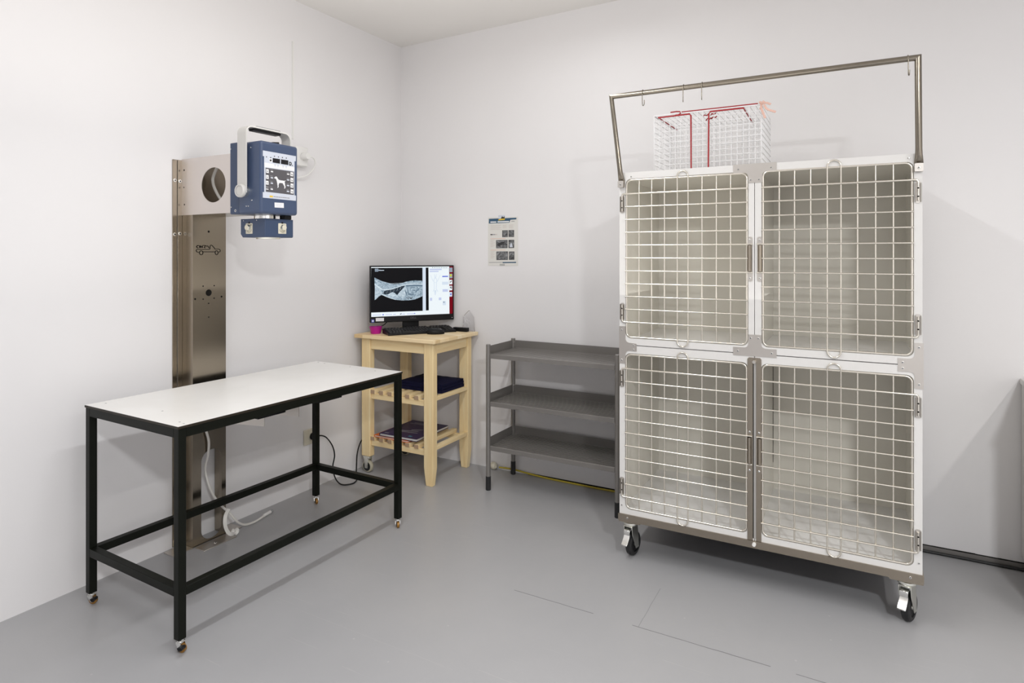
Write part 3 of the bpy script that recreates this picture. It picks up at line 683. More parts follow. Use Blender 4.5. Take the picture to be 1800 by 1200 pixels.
# ================================================================== wooden trolley
KX0, KX1, KY0, KY1, KZ = 0.060, 0.571, -0.437, -0.046, 0.807
t = thing('kitchen_trolley', 'small pale wooden trolley with two slatted shelves in the corner', 'trolley', (0.315, -0.24, 0))
mb = MB(M_WTOP); mb.box((0.030, -0.468, KZ-0.021), (0.601, -0.018, KZ)); link('worktop', mb, t, bevel=0.0025)
lx, ly = 0.062, 0.040
for x, y in ((KX1-lx, KY0), (KX1-lx, KY1-0.092), (KX0, KY0), (KX0, KY1-0.092)):
    wy = ly if y == KY0 else 0.092
    wy = ly
    yy = y if y == KY0 else KY1-wy
    zb = 0.0 if x > 0.3 else 0.098
    mb = MB(M_WZ); c = [(x, yy), (x+lx, yy), (x+lx, yy+wy), (x, yy+wy)]; tp = 0.010 if zb == 0 else 0.0
    cen = (x+lx/2, yy+wy/2)
    rings = []
    for z, k in ((zb, tp), (zb+(0.10 if zb == 0 else 0.01), 0.0), (KZ-0.022, 0.0)):
        rings.append([mb.bm.verts.new((px+(k if px < cen[0] else -k), py+(k*0.5 if py < cen[1] else -k*0.5), z)) for px, py in c])
    mb.face(rings[0][::-1]); mb.face(rings[-1])
    for a, b in zip(rings, rings[1:]):
        for i in range(4): mb.face([a[i], a[(i+1) % 4], b[(i+1) % 4], b[i]])
    link('leg', mb, t, bevel=0.0025)
    if zb > 0:
        o = Vector((x+lx/2, yy+wy/2, 0)); mb = MB(M_ZINC)
        mb.box((o.x-0.026, o.y-0.019, 0.0935), (o.x+0.026, o.y+0.019, 0.0975))
        for s2 in (-1, 1): mb.prism([(-0.022, 0.094), (0.022, 0.094), (0.012, 0.060), (0.010, 0.026), (-0.010, 0.026), (-0.014, 0.060)], (o.x, o.y+s2*0.0165+0.001, 0), (1, 0, 0), (0, 0, 1), 0.002)
        cs = link('caster', mb, t, bevel=0.0006, seg=1)
        for s2 in (-1, 1): screw(cs, (o.x+s2*0.018, o.y-0.0172, 0.085), (0, -1, 0), 0.004)
        M_TYRE = mat('beige_tyre', srgb(186, 180, 160), 0.55)
        mb = MB(M_RUB, M_TYRE); mb.lathe([(0, -0.013), (0.010, -0.013), (0.011, -0.010), (0.024, -0.010), (0.0265, -0.0125), (0.031, -0.0118), (0.0345, -0.007), (0.0355, 0.0), (0.0345, 0.007), (0.031, 0.0118), (0.0265, 0.0125), (0.024, 0.010), (0.011, 0.010), (0.010, 0.013), (0, 0.013)], (o.x, o.y, 0.0357), (0, 1, 0), 32,
                 ms=[M_ZINC, M_RUB, M_RUB, M_RUB, M_TYRE, M_TYRE, M_TYRE, M_TYRE, M_TYRE, M_TYRE, M_RUB, M_RUB, M_RUB, M_ZINC]); link('wheel', mb, cs)
for a, b, m_ in (((KX0+lx, KY0+0.008, 0.722), (KX1-lx, KY0+0.028, KZ-0.022), M_WX), ((KX0+lx, KY1-0.028, 0.722), (KX1-lx, KY1-0.008, KZ-0.022), M_WX), ((KX0+0.008, KY0+ly, 0.722), (KX0+0.028, KY1-ly, KZ-0.022), M_WY), ((KX1-0.028, KY0+ly, 0.722), (KX1-0.008, KY1-ly, KZ-0.022), M_WY)):
    mb = MB(m_); mb.box(a, b); link('apron', mb, t, bevel=0.0015)
for zs in (0.487, 0.216):
    for yy in (KY0+0.012, KY1-0.032):
        mb = MB(M_WX); mb.box((KX0+lx*0.5+0.032, yy, zs-0.054), (KX1-lx*0.5-0.032, yy+0.020, zs-0.022)); link('shelf_rail', mb, t, bevel=0.001)
    for i in range(7):
        xs = KX0+0.064+i*(KX1-KX0-0.128-0.030)/5.6
        if i == 6: xs = KX1-0.030
        mb = MB(M_WY, M_WEND)
        mb.box((xs, KY0+0.004, zs-0.022), (xs+0.030, KY1-0.004, zs)) if i < 6 else mb.box((xs, KY0+ly, zs-0.022), (xs+0.026, KY1-ly, zs))
        mb.bm.normal_update()
        for f in mb.bm.faces:
            if abs(f.normal.y) > 0.9: f.material_index = 1
        link('shelf_slat', mb, t, bevel=0.0012)

# ---- things on the trolley
t = thing('computer', 'black-framed all-in-one computer screen showing an animal radiograph', 'monitor', (0.24, -0.17, KZ))
ang = R(52); U = Vector((math.cos(ang), math.sin(ang), 0)); Nn = Vector((U.y, -U.x, 0)); Z = Vector((0, 0, 1))
MTL = Vector((0.112, -0.423, 0)); MW = 0.5115; z0, z1 = 0.8710, 1.2050
Mm = Matrix(((U.x, Nn.x, 0, MTL.x), (U.y, Nn.y, 0, MTL.y), (0, 0, 1, 0), (0, 0, 0, 1)))
mb = MB(M_BLK); mb.box((0, -0.030, z0), (MW, 0, z1), None, Mm); bd = link('screen_housing', mb, t, bevel=0.004, seg=3)
mb = MB(M_BLK); mb.box((MW/2-0.055, -0.050, 0.815), (MW/2+0.045, -0.036, 1.02), None, Mm); mb.box((MW/2-0.03, -0.05, 0.98), (MW/2+0.03, -0.03, 1.04), None, Mm); link('stand_neck', mb, t, bevel=0.002)
mb = MB(M_BLK); mb.box((MW/2-0.10, -0.125, KZ+0.0003), (MW/2+0.08, -0.022, KZ+0.008), None, Mm); link('stand_foot', mb, t, bevel=0.002)
sf = homog([(95, 122), (1518, 92), (1530, 1005), (112, 1088)])
def S2(p): u, v = sf(p); return (u*MW, z0+v*(z1-z0))
so = MTL+Nn*0.0006
def scr(mb, pts, m, lift=0.0): mb.flat([S2(p) for p in pts], so+Nn*lift, U, Z, m)
mb = MB(E_WHT)
scr(mb, [(113, 145), (1500, 112), (1506, 905), (130, 985)], E_WHT, 0)
scr(mb, [(114, 160), (985, 142), (1000, 868), (126, 912)], E_BLK, 0.0002)
scr(mb, [(985, 142), (1040, 140), (1054, 862), (1000, 868)], E_PALE, 0.0002)
scr(mb, [(1040, 140), (1086, 138), (1102, 858), (1054, 862)], E_BLK, 0.0003)
scr(mb, [(1436, 114), (1500, 112), (1506, 905), (1452, 908)], E_RED, 0.0003)
# radiograph: outline, belly, chest, spine and ribs
scr(mb, [(172, 320), (230, 350), (300, 380), (400, 405), (500, 430), (560, 425), (640, 410), (700, 385), (780, 368), (850, 360), (990, 362), (992, 620), (930, 650), (860, 680), (760, 695), (640, 698), (540, 690), (460, 665), (380, 630), (300, 610), (250, 640), (200, 690), (182, 700), (185, 540), (176, 430)], E_XR, 0.0004)
scr(mb, [(182, 470), (215, 465), (260, 500), (300, 560), (300, 600), (245, 640), (182, 700)], E_XR2, 0.0005)
scr(mb, [(315, 585), (345, 545), (420, 520), (500, 505), (580, 482), (640, 456), (694, 450), (655, 500), (610, 550), (565, 608), (530, 590), (480, 570), (440, 585), (400, 600), (360, 606)], E_DRK, 0.0005)
scr(mb, [(440, 580), (480, 560), (520, 575), (560, 612), (600, 655), (520, 660), (440, 640), (400, 610)], E_XR2, 0.0006)
scr(mb, [(562, 612), (610, 548), (660, 500), (694, 468), (720, 520), (712, 600), (680, 650), (610, 650)], E_XR2, 0.0006)
for i in range(12):
    x = 335+i*29; y0 = 540-max(0, i-2)*9.5; y1 = 610-i*8 if i < 9 else 545-(i-9)*28
    scr(mb, [(x, y0), (x+4, y0-1), (x-8, y1), (x-12, y1)], E_MID if i % 2 else E_XR2, 0.0007)
scr(mb, [(300, 508), (400, 516), (480, 502), (560, 472), (640, 442), (720, 422), (850, 414), (990, 416), (990, 428), (850, 427), (720, 436), (640, 456), (560, 486), (480, 515), (400, 530), (300, 522)], E_BONE, 0.0007)
scr(mb, [(700, 440), (850, 432), (990, 434), (990, 460), (850, 458), (720, 466)], E_MID, 0.00055)
for i in range(24):
    x = 420+i*23.5; y = (410-(i-1)*1.6) if i < 14 else 388
    scr(mb, [(x, y+10), (x+9, y+2), (x+13, y+9), (x+7, y+20)], E_BONE, 0.0008)
for x, y in ((722, 652), (746, 642), (772, 656), (798, 648), (742, 664), (786, 662)): scr(mb, [(x, y), (x+10, y-5), (x+14, y+4), (x+4, y+9)], E_DRK, 0.0007)
for L in ([(752, 585), (790, 600), (838, 588), (846, 598), (795, 612), (750, 598)], [(870, 545), (925, 496), (933, 504), (878, 560)], [(735, 500), (752, 545), (760, 590), (751, 592), (740, 552), (728, 505)], [(770, 480), (840, 470), (880, 484), (838, 482), (775, 492)], [(820, 520), (860, 515), (866, 530), (826, 534)]): scr(mb, L, E_MID, 0.0007)
for L in ([(190, 560), (235, 520), (285, 545), (250, 620), (200, 660)], [(182, 360), (230, 385), (280, 420), (260, 440), (205, 410)]): scr(mb, L, E_XR2, 0.00055)
scr(mb, [(175, 425), (230, 455), (300, 505), (310, 525), (290, 525), (225, 475), (176, 448)], E_BONE, 0.0007)
scr(mb, [(300, 595), (380, 630), (460, 660), (545, 682), (535, 690), (455, 670), (375, 642), (300, 610)], E_BONE, 0.0007)
for x, y in ((720, 650), (748, 640), (778, 655), (805, 648), (740, 665), (790, 662)): scr(mb, [(x, y), (x+14, y-6), (x+20, y+6), (x+6, y+12)], E_BLK, 0.0007)
for L in ([(760, 570), (800, 590), (840, 575), (850, 590), (800, 606), (755, 590)], [(870, 540), (930, 490), (940, 500), (880, 560)], [(690, 500), (720, 560), (735, 610), (722, 612), (700, 570)]): scr(mb, L, E_MID, 0.0007)
for i, (x, w_) in enumerate(((176, 60), (176, 100), (178, 58))): scr(mb, [(x, 172+i*18), (x+w_, 170+i*18), (x+w_, 184+i*18), (x, 186+i*18)], E_GRY, 0.0004)
scr(mb, [(240, 196), (333, 192), (333, 202), (240, 206)], E_PALE, 0.0004)
# side bar: grey boxes, skeleton sketch, buttons
for L, m_ in (([(1106, 160), (1310, 155), (1312, 178), (1107, 184)], E_LILAC), ([(1107, 195), (1258, 190), (1258, 210), (1108, 216)], E_LILAC), ([(1322, 275), (1420, 272), (1420, 292), (1322, 296)], E_BLU), ([(1320, 375), (1425, 372), (1426, 420), (1321, 424)], E_PALE), ([(1330, 500), (1420, 497), (1421, 540), (1331, 543)], E_LILAC), ([(1118, 648), (1156, 646), (1156, 695), (1119, 697)], E_LILAC), ([(1268, 640), (1312, 638), (1312, 682), (1268, 684)], E_LILAC), ([(1335, 700), (1390, 697), (1391, 765), (1336, 768)], E_PALE), ([(1345, 705), (1368, 704), (1368, 726), (1345, 727)], E_MID)): scr(mb, L, m_, 0.0003)
for i in range(9):
    scr(mb, [(1150+i*30, 132), (1162+i*30, 132), (1162+i*30, 144), (1150+i*30, 144)], E_MID, 0.0003)
for L in ([(1185, 250), (1192, 248), (1200, 290), (1230, 330), (1225, 336), (1190, 300)], [(1225, 248), (1218, 248), (1212, 290), (1180, 330), (1186, 336), (1220, 300)], [(1178, 330), (1186, 330), (1196, 500), (1172, 545), (1166, 540), (1186, 495)], [(1234, 330), (1226, 330), (1218, 500), (1250, 545), (1256, 540), (1228, 495)], [(1120, 260), (1124, 258), (1160, 340), (1180, 370), (1174, 376), (1154, 346)], [(1290, 260), (1286, 258), (1250, 340), (1232, 370), (1238, 376), (1256, 346)], [(1180, 390), (1232, 388), (1232, 394), (1180, 396)], [(1188, 520), (1226, 520), (1214, 600), (1200, 600)]): scr(mb, L, E_PALE, 0.0003)
for y, m_ in ((135, E_GRY), (238, E_GRY), (340, E_WHT), (440, E_WHT), (545, E_PALE)): scr(mb, [(1444, y), (1492, y-2), (1494, y+74), (1446, y+77)], m_, 0.0004)
scr(mb, [(1466+17*math.cos(a), 264+20*math.sin(a)) for a in [2*math.pi*i/16 for i in range(16)]], E_YEL, 0.0005)
scr(mb, [(1452, 378), (1478, 352), (1486, 358), (1460, 390)], E_BLK, 0.0005)
scr(mb, [(1450, 462), (1462, 455), (1486, 480), (1476, 490)], E_BLK, 0.0005); scr(mb, [(1464, 450), (1474, 446), (1490, 465), (1486, 474)], E_MID, 0.0005)
scr(mb, [(1458, 570), (1480, 565), (1486, 585), (1470, 600), (1456, 588)], E_BLU, 0.0005)
for x0, x1_ in ((150, 300), (370, 480), (500, 545), (650, 700), (735, 850)): scr(mb, [(x0, 950-(x0-150)*0.055), (x1_, 950-(x1_-150)*0.055), (x1_, 962-(x1_-150)*0.055), (x0, 962-(x0-150)*0.055)], E_LILAC, 0.0003)
scr(mb, [(318, 935), (342, 934), (342, 954), (318, 955)], E_BLU, 0.0004); scr(mb, [(612, 930), (640, 910), (640, 934), (618, 936)], E_MID, 0.0004); scr(mb, [(852, 908), (874, 907), (874, 920), (852, 921)], E_BLU, 0.0004)
link('screen', mb, bd)
mb = MB(M_PWHT, M_PGRY)
def onb(mb, pts, m, lift=0.0006): mb.flat([S2(p) for p in pts], MTL+Nn*lift, U, Z, m)
onb(mb, [(206, 1002), (345, 996), (346, 1052), (208, 1058)], M_PWHT)
for i in range(2): onb(mb, [(222, 1020+i*16), (330, 1015+i*16), (330, 1019+i*16), (222, 1024+i*16)], M_PANEL, 0.0008)
link('sticker', mb, bd)
M_STB = mat('sticker_blue', srgb(96, 98, 190), 0.4)
mb = MB(M_STB); onb(mb, [(132, 1030), (180, 1027), (181, 1075), (134, 1078)], M_STB); onb(mb, [(144, 1040), (170, 1038), (170, 1064), (145, 1066)], M_PWHT, 0.0008); lab(link('sticker', mb, bd), 'square blue processor sticker')
# maker's lettering on the chin
def text_poly(s, size):
    cu = bpy.data.curves.new('lettering', 'FONT'); cu.body = s; cu.size = size; cu.align_x = 'CENTER'
    ob = bpy.data.objects.new('lettering', cu); COL.objects.link(ob)
    dg = bpy.context.evaluated_depsgraph_get(); me = bpy.data.meshes.new_from_object(ob.evaluated_get(dg))
    bpy.data.objects.remove(ob); bpy.data.curves.remove(cu); return me
me = text_poly('DELL', 0.017); mb = MB(mat('dim_silver_print', (0.10, 0.10, 0.105), 0.5)); mb.bm.from_mesh(me); bpy.data.meshes.remove(me)
tx, tz = S2((845, 1000))
for v in mb.bm.verts: p = v.co.copy(); v.co = MTL+Nn*0.0006+U*(tx+p.x)+Z*(tz+p.y)
for f in mb.bm.faces: f.material_index = 0
link('maker_lettering', mb, bd)
mb = MB(M_WPL); onb(mb, [(1492, 966), (1503, 965), (1503, 976), (1492, 977)], M_WPL); link('power_light', mb, bd)
mb = MB(M_BLK); mb.tube(spline([MTL+U*0.11+Nn*-0.02+Z*(z0+0.01), MTL+U*0.09+Nn*-0.03+Z*(z0-0.015), MTL+U*0.055+Nn*-0.045+Z*(z0-0.035), MTL+U*0.03+Nn*-0.07+Z*(KZ+0.005)], 5), 0.003, 6); link('screen_lead', mb, t)

# keyboard: sloped wedge with key rows
ang = R(56); U2 = Vector((math.cos(ang), math.sin(ang), 0)); N2 = Vector((-U2.y, U2.x, 0))
FL = Vector((0.262, -0.438, KZ)); KL, KD = 0.415, 0.128
t = thing('keyboard', 'black keyboard lying diagonally on the wooden trolley top', 'keyboard', FL+U2*KL/2+N2*KD/2, 0.0)
M_KEY = mat('black_keys', (0.018, 0.018, 0.019), 0.35); M_KPR = mat('key_print', (0.22, 0.22, 0.23), 0.5)
mb = MB(M_BLK); mb.prism([(0, 0.0005), (KD, 0.0005), (KD, 0.026), (KD-0.004, 0.028), (0.003, 0.012), (0, 0.009)], FL, N2, Z, KL); link('keyboard_base', mb, t, bevel=0.0015)
sl = (0.028-0.012)/(KD-0.007); T = (N2+Z*sl).normalized(); Tn = U2.cross(T).normalized()
ko = FL+N2*0.006+Z*0.0127
mb = MB(M_KEY, M_KPR)
rows = [0.004, 0.0255, 0.046, 0.0665, 0.087, 0.110]
for ri, ry in enumerate(rows):
    x = 0.010
    while x < KL-0.024:
        wk = 0.0155
        if ri == 0 and 0.075 < x < 0.10: wk = 0.10
        elif ri in (1, 2, 3) and x < 0.012: wk = 0.024
        if not (0.268 < x < 0.278 or 0.330 < x < 0.338):
            a = ko+U2*x+T*ry; hgt = 0.0035; wy_ = 0.0165 if ri < 5 else 0.012
            vs = [a, a+U2*wk, a+U2*wk+T*wy_, a+T*wy_]; tp_ = [p+Tn*hgt+(a+U2*wk/2+T*wy_/2-p)*0.14 for p in vs]
            A = [mb.bm.verts.new(p) for p in vs]; B_ = [mb.bm.verts.new(p) for p in tp_]
            mb.face(B_, M_KEY)
            for i in range(4): mb.face([A[i], A[(i+1) % 4], B_[(i+1) % 4], B_[i]], M_KEY)
            if random.random() < 0.8 and wk < 0.05:
                q_ = a+U2*0.0045+T*0.0075+Tn*(hgt+0.0002); mb.face([mb.bm.verts.new(p) for p in (q_, q_+U2*0.003, q_+U2*0.003+T*0.0035, q_+T*0.0035)], M_KPR)
        x += wk+0.0032
o_ = link('keys', mb, t); o_['kind'] = 'stuff'
# mouse
mo = Vector((0.443, -0.233, KZ+0.0004)); mu = Vector((math.cos(R(40)), math.sin(R(40)), 0)); mv = Vector((-mu.y, mu.x, 0))
t = thing('computer_mouse', 'black computer mouse in front of the keyboard on the trolley top', 'mouse', mo)
def blob(mb, o, U, V, prof, m, nseg=24):
    rings = []
    for z, ax, by, sx in prof:
        rings.append([mb.bm.verts.new(Vector(o)+U*(sx+ax*math.cos(2*math.pi*i/nseg))+V*(by*math.sin(2*math.pi*i/nseg))+Z*z) for i in range(nseg)])
    mb.face(rings[0][::-1], m); mb.face(rings[-1], m)
    for a, b in zip(rings, rings[1:]):
        for i in range(nseg): mb.face([a[i], a[(i+1) % nseg], b[(i+1) % nseg], b[i]], m)
mb = MB(M_BLK); blob(mb, mo, mu, mv, [(0, 0.050, 0.027, 0), (0.010, 0.053, 0.030, 0), (0.020, 0.047, 0.027, -0.003), (0.028, 0.034, 0.020, -0.006), (0.032, 0.018, 0.011, -0.008)], M_BLK); link('mouse_body', mb, t, smooth=60)
mb = MB(M_PGRY); mb.cyl(mo+mu*0.028+mv*-0.003+Z*0.0235, mo+mu*0.028+mv*0.003+Z*0.0235, 0.0065, 14); link('scroll_wheel', mb, t)
# magenta cup
mb = MB(M_MAG); mb.lathe([(0, 0.001), (0.0275, 0.001), (0.0285, 0.003), (0.0365, 0.038), (0.0385, 0.040), (0.0385, 0.0415), (0.0350, 0.0415), (0.0270, 0.004), (0, 0.004)], (0.124, -0.387, KZ-0.0005), (0, 0, 1), 32); single('small_cup', mb, 'small magenta plastic cup on the left end of the trolley top', 'cup', (0.124, -0.387, KZ))
# black box and acrylic award
mb = MB(M_BLK); mb.box((0.455, -0.072, KZ+0.0004), (0.553, -0.044, KZ+0.024)); single('black_case', mb, 'flat black case at the right rear of the trolley top', 'case', (0.504, -0.058, KZ), bevel=0.0015)
t = thing('acrylic_award', 'clear house-shaped acrylic plaque standing behind the black case', 'award', (0.535, -0.030, KZ))
aw = [(-0.036, 0.0008), (0.047, 0.0008), (0.040, 0.085), (0.008, 0.126), (-0.031, 0.090)]
mb = MB(M_ACR); mb.prism(aw, (0.535, -0.022, KZ), (1, 0, 0), (0, 0, 1), 0.014); link('plaque', mb, t, bevel=0.0015)
mb = MB(M_ETCH)
for cx, cz, r in ((-0.004, 0.062, 0.010), (0.014, 0.052, 0.011), (0.000, 0.036, 0.012)):
    ring = [(cx+r*math.cos(2*math.pi*i/18), cz+r*math.sin(2*math.pi*i/18)) for i in range(18)]
    mb.tube([Vector((0.535+a, -0.0368, KZ+b)) for a, b in ring], 0.0009, 5, None, closed=True)
link('etched_emblem', mb, t)
# folded navy apron on the upper slatted shelf
mb = MB(M_NAVY)
def slab(mb, o, U, V, a, b, z0_, z1_, crown, m, seed):
    rnd = random.Random(seed); n = 10; G = []
    for zz, top_ in ((z0_, 0), (z1_, 1)):
        g = []
        for i in range(n+1):
            row = []
            for j in range(n+1):
                s_, t_ = i/n, j/n; k = crown*math.sin(math.pi*s_)*math.sin(math.pi*min(1, t_*1.1)) if top_ else 0
                p = Vector(o)+U*(a*s_)+V*(b*t_)+Z*(zz+k+(rnd.uniform(-0.0012, 0.0012) if top_ else 0)); row.append(mb.bm.verts.new(p))
            g.append(row)
        G.append(g)
    for i in range(n):
        for j in range(n):
            mb.face([G[0][i][j+1], G[0][i+1][j+1], G[0][i+1][j], G[0][i][j]], m); mb.face([G[1][i][j], G[1][i+1][j], G[1][i+1][j+1], G[1][i][j+1]], m)
    for i in range(n):
        for (f, f2) in (((i, 0), (i+1, 0)), ((i+1, n), (i, n))): mb.face([G[0][f[0]][f[1]], G[0][f2[0]][f2[1]], G[1][f2[0]][f2[1]], G[1][f[0]][f[1]]], m)
        for (f, f2) in (((n, i), (n, i+1)), ((0, i+1), (0, i))): mb.face([G[0][f[0]][f[1]], G[0][f2[0]][f2[1]], G[1][f2[0]][f2[1]], G[1][f[0]][f[1]]], m)
zs = 0.4875
slab(mb, (0.245, -0.325, 0), Vector((1, 0.0, 0)), Vector((0, 1, 0)), 0.305, 0.23, zs, zs+0.018, 0.0, M_NAVY, 1)
slab(mb, (0.248, -0.323, 0), Vector((1, 0.01, 0)), Vector((0, 1, 0)), 0.300, 0.225, zs+0.020, zs+0.034, 0.0, M_NAVY, 2)
slab(mb, (0.252, -0.322, 0), Vector((1, 0.0, 0)), Vector((0, 1, 0)), 0.294, 0.225, zs+0.036, zs+0.048, 0.018, M_NAVY, 3)
single('folded_apron', mb, 'folded dark navy apron lying on the upper slatted shelf', 'apron', (0.35, -0.22, 0.487), smooth=50)
# books on the lower slatted shelf
def book(name, label, o, rot, a, b, h, cover, loc, extra=None):
    t = thing(name, label, 'book', loc)
    c, s_ = math.cos(rot), math.sin(rot); U_, V_ = Vector((c, s_, 0)), Vector((-s_, c, 0)); o = Vector(o)
    mb = MB(cover)
    mb.prism([(0, 0), (a, 0), (a, b), (0, b)], o, U_, V_, 0.0025); mb.prism([(0, 0), (a, 0), (a, b), (0, b)], o+Z*(h-0.0025), U_, V_, 0.0025)
    mb.prism([(0, 0), (0.003, 0), (0.003, b), (0, b)], o+Z*0.0025, U_, V_, h-0.005)
    if extra: extra(mb, o+Z*(h+0.0002), U_, V_)
    link('cover', mb, t)
    mb = MB(M_PAGES); mb.prism([(0.003, 0.003), (a-0.003, 0.003), (a-0.003, b-0.003), (0.003, b-0.003)], o+Z*0.0026, U_, V_, h-0.0052); link('pages', mb, t)
book('book', 'orange book lying under the dark book on the lower shelf', (0.148, -0.430, 0.2165), 0.0, 0.245, 0.335, 0.012, M_ORNG, (0.29, -0.26, 0.2165))
def cover_print(mb, o, U_, V_):
    for i, (x, wd) in enumerate(((0.03, 0.15), (0.05, 0.12))): mb.flat([(x, 0.25+i*0.018), (x+wd, 0.25+i*0.018), (x+wd, 0.256+i*0.018), (x, 0.256+i*0.018)], o, U_, V_, M_PGRY)
    mb.flat([(0.02, 0.02), (0.05, 0.02), (0.05, 0.028), (0.02, 0.028)], o, U_, V_, M_PGRY)
    M_TEAL = mat('teal_print', srgb(70, 130, 150), 0.5); mb.flat([(0.185, 0.02), (0.21, 0.02), (0.21, 0.036), (0.185, 0.036)], o, U_, V_, M_TEAL)
    for L in ([(0.07, 0.10), (0.18, 0.12), (0.185, 0.13), (0.07, 0.108)], [(0.09, 0.085), (0.20, 0.09), (0.20, 0.098), (0.09, 0.092)], [(0.13, 0.13), (0.19, 0.16), (0.185, 0.168), (0.125, 0.14)]): mb.flat(L, o, U_, V_, M_PGRY)
book('book', 'large dark purple hardback lying on top of the orange book', (0.190, -0.432, 0.2290), 0.02, 0.262, 0.318, 0.016, M_BOOK, (0.32, -0.27, 0.229), cover_print)

# ================================================================== grey metal shelf unit
t = thing('shelf_unit', 'low grey metal shelf unit with three ribbed shelves against the back wall', 'shelf', (1.21, -0.17, 0))
SX0, SX1, SY0, SY1, SH = 0.849, 1.575, -0.315, -0.034, 0.786
rp = 0.0125
for x, y in ((SX0, SY0), (SX1, SY0), (SX0, SY1), (SX1, SY1)):
    mb = MB(M_GSH); mb.lathe([(0, 0.02), (rp, 0.02), (rp, SH-0.002), (rp-0.002, SH), (0, SH)], (x, y, 0), (0, 0, 1), 24); po = link('post', mb, t)
    mb = MB(M_RUB); mb.lathe([(0, 0.0), (rp, 0.0), (rp+0.0015, 0.002), (rp+0.0013, 0.074), (rp+0.0002, 0.075)], (x, y, 0), (0, 0, 1), 24); link('rubber_foot', mb, po)
    if y == SY1:
        for zz in (0.763, 0.517, 0.273): screw(po, (x+0.010, y-0.008, zz), (0.7, -0.7, 0), 0.0035)
for zs in (0.734, 0.4775, 0.2395):
    mb = MB(M_GSH); n = 11; P = []
    y0, y1 = SY0-0.004, SY1+0.004
    # ribbed sheet profile across the depth
    prof = [(y0, zs-0.024), (y0, zs-0.002), (y0+0.002, zs)]
    step = (y1-y0-0.024)/n
    for i in range(n):
        a = y0+0.014+i*step
        prof += [(a, zs), (a+step*0.06, zs-0.011), (a+step*0.50, zs-0.011), (a+step*0.56, zs)]
    prof += [(y1-0.004, zs)]
    low = [(y, z-0.0025) for y, z in prof[::-1][:-3]]+[(y0+0.012, zs-0.0035), (y0+0.012, zs-0.024)]
    A = [mb.bm.verts.new((SX0+0.0135, y, z)) for y, z in prof]; B_ = [mb.bm.verts.new((SX1-0.0135, y, z)) for y, z in prof]
    C_ = [mb.bm.verts.new((SX0+0.0135, y, z)) for y, z in low]; D_ = [mb.bm.verts.new((SX1-0.0135, y, z)) for y, z in low]
    for X_, Y_ in ((A, B_), (C_, D_)):
        for i in range(len(X_)-1): mb.face([X_[i], X_[i+1], Y_[i+1], Y_[i]])
    mb.face([A[-1], C_[0], D_[0], B_[-1]]); mb.face([C_[-1], A[0], B_[0], D_[-1]])
    mb.face(A+C_); mb.face((B_+D_)[::-1])
    sh = link('ribbed_shelf', mb, t, smooth=25)
    mb = MB(M_GSH); mb.box((SX0+0.012, SY1-0.002, zs-0.012), (SX1-0.012, SY1+0.001, zs+0.042)); link('back_rim', mb, sh)
    for x in (SX0-0.001, SX1-0.001):
        mb = MB(M_GSH); mb.box((x, SY0+0.013, zs-0.012), (x+0.002, SY1-0.013, zs+0.042)); link('side_rim', mb, sh)

# yellow cable behind the shelf and cream cable end
mb = MB(M_YCAB)
mb.tube(spline([(0.745, -0.018, 0.016), (0.80, -0.009, 0.016), (0.86, -0.0095, 0.015), (0.93, -0.0105, 0.010), (1.05, -0.014, 0.0052), (1.2, -0.018, 0.0052), (1.35, -0.020, 0.0052), (1.48, -0.016, 0.0052), (1.575, -0.0125, 0.0052), (1.75, -0.022, 0.0052), (2.0, -0.05, 0.0052)], 6), 0.005, 8)
single('data_cable', mb, 'yellow cable lying along the foot of the wall behind the shelf', 'cable', (1.2, -0.02, 0))
mb = MB(M_CRM)
mb.lathe([(0, -0.022), (0.012, -0.020), (0.020, -0.012), (0.022, 0.0), (0.020, 0.012), (0.012, 0.020), (0, 0.022)], (0.712, -0.024, 0.0225), (0.8, -0.6, 0), 18)
mb.cyl((0.726, -0.034, 0.023), (0.736, -0.042, 0.023), 0.007, 12)
single('cable_box', mb, 'small round cream connector box on the floor beside the shelf foot', 'connector', (0.712, -0.024, 0), smooth=60)
mb = MB(M_RUB); mb.tube(spline([(1.9, -0.030, 0.0065), (2.4, -0.026, 0.0065), (2.85, -0.016, 0.0065), (3.1, -0.017, 0.0065), (3.6, -0.022, 0.0065), (4.2, -0.02, 0.0065)], 8), 0.0062, 8)
single('power_cable', mb, 'black cable on the floor along the wall right of the kennel', 'cable', (2.9, -0.02, 0))

# ================================================================== poster on the back wall
t = thing('wall_poster', 'small printed poster with grey radiographs taped to the back wall', 'poster', (0.76, -0.001, 1.2))
PX0, PX1, PZa, PZb = 0.660, 0.862, 1.204, 1.491
wf = homog([(188, 215), (700, 212), (706, 1066), (182, 1054)])
def W2(p): u, v = wf(p); return (PX0+u*(PX1-PX0), PZa+v*(PZb-PZa))
mb = MB(M_PAPER); mb.box((PX0, -0.0016, PZa), (PX1, -0.0006, PZb)); pp = link('paper', mb, t)
mb = MB(M_PETROL)
def wp(pts, m, lift=0.0): mb.flat([W2(p) for p in pts], (0, -0.0018-lift, 0), (1, 0, 0), (0, 0, 1), m)
def wr(x0, y0, x1, y1, m, lift=0.0): wp([(x0, y0), (x1, y0), (x1, y1), (x0, y1)], m, lift)
wp([(202, 236), (676, 230), (676, 258), (575, 262), (556, 312), (200, 318)], M_PETROL)
wr(228, 284, 332, 304, M_PWHT, 0.0002); wr(352, 282, 553, 302, M_PWHT, 0.0002); wr(590, 284, 645, 296, M_PGRY, 0.0)
wr(365, 180, 478, 240, M_PANEL, 0.0002); wp([(408, 240), (432, 196), (450, 215), (472, 200), (476, 240)], M_PBLK, 0.0004); wp([(362, 258), (400, 240), (480, 236), (478, 262), (370, 268)], M_PYEL, 0.0004)
M_PLT = mat('print_pale_text', srgb(205, 196, 190), 0.6); M_PORG = mat('print_salmon', srgb(222, 190, 172), 0.6)
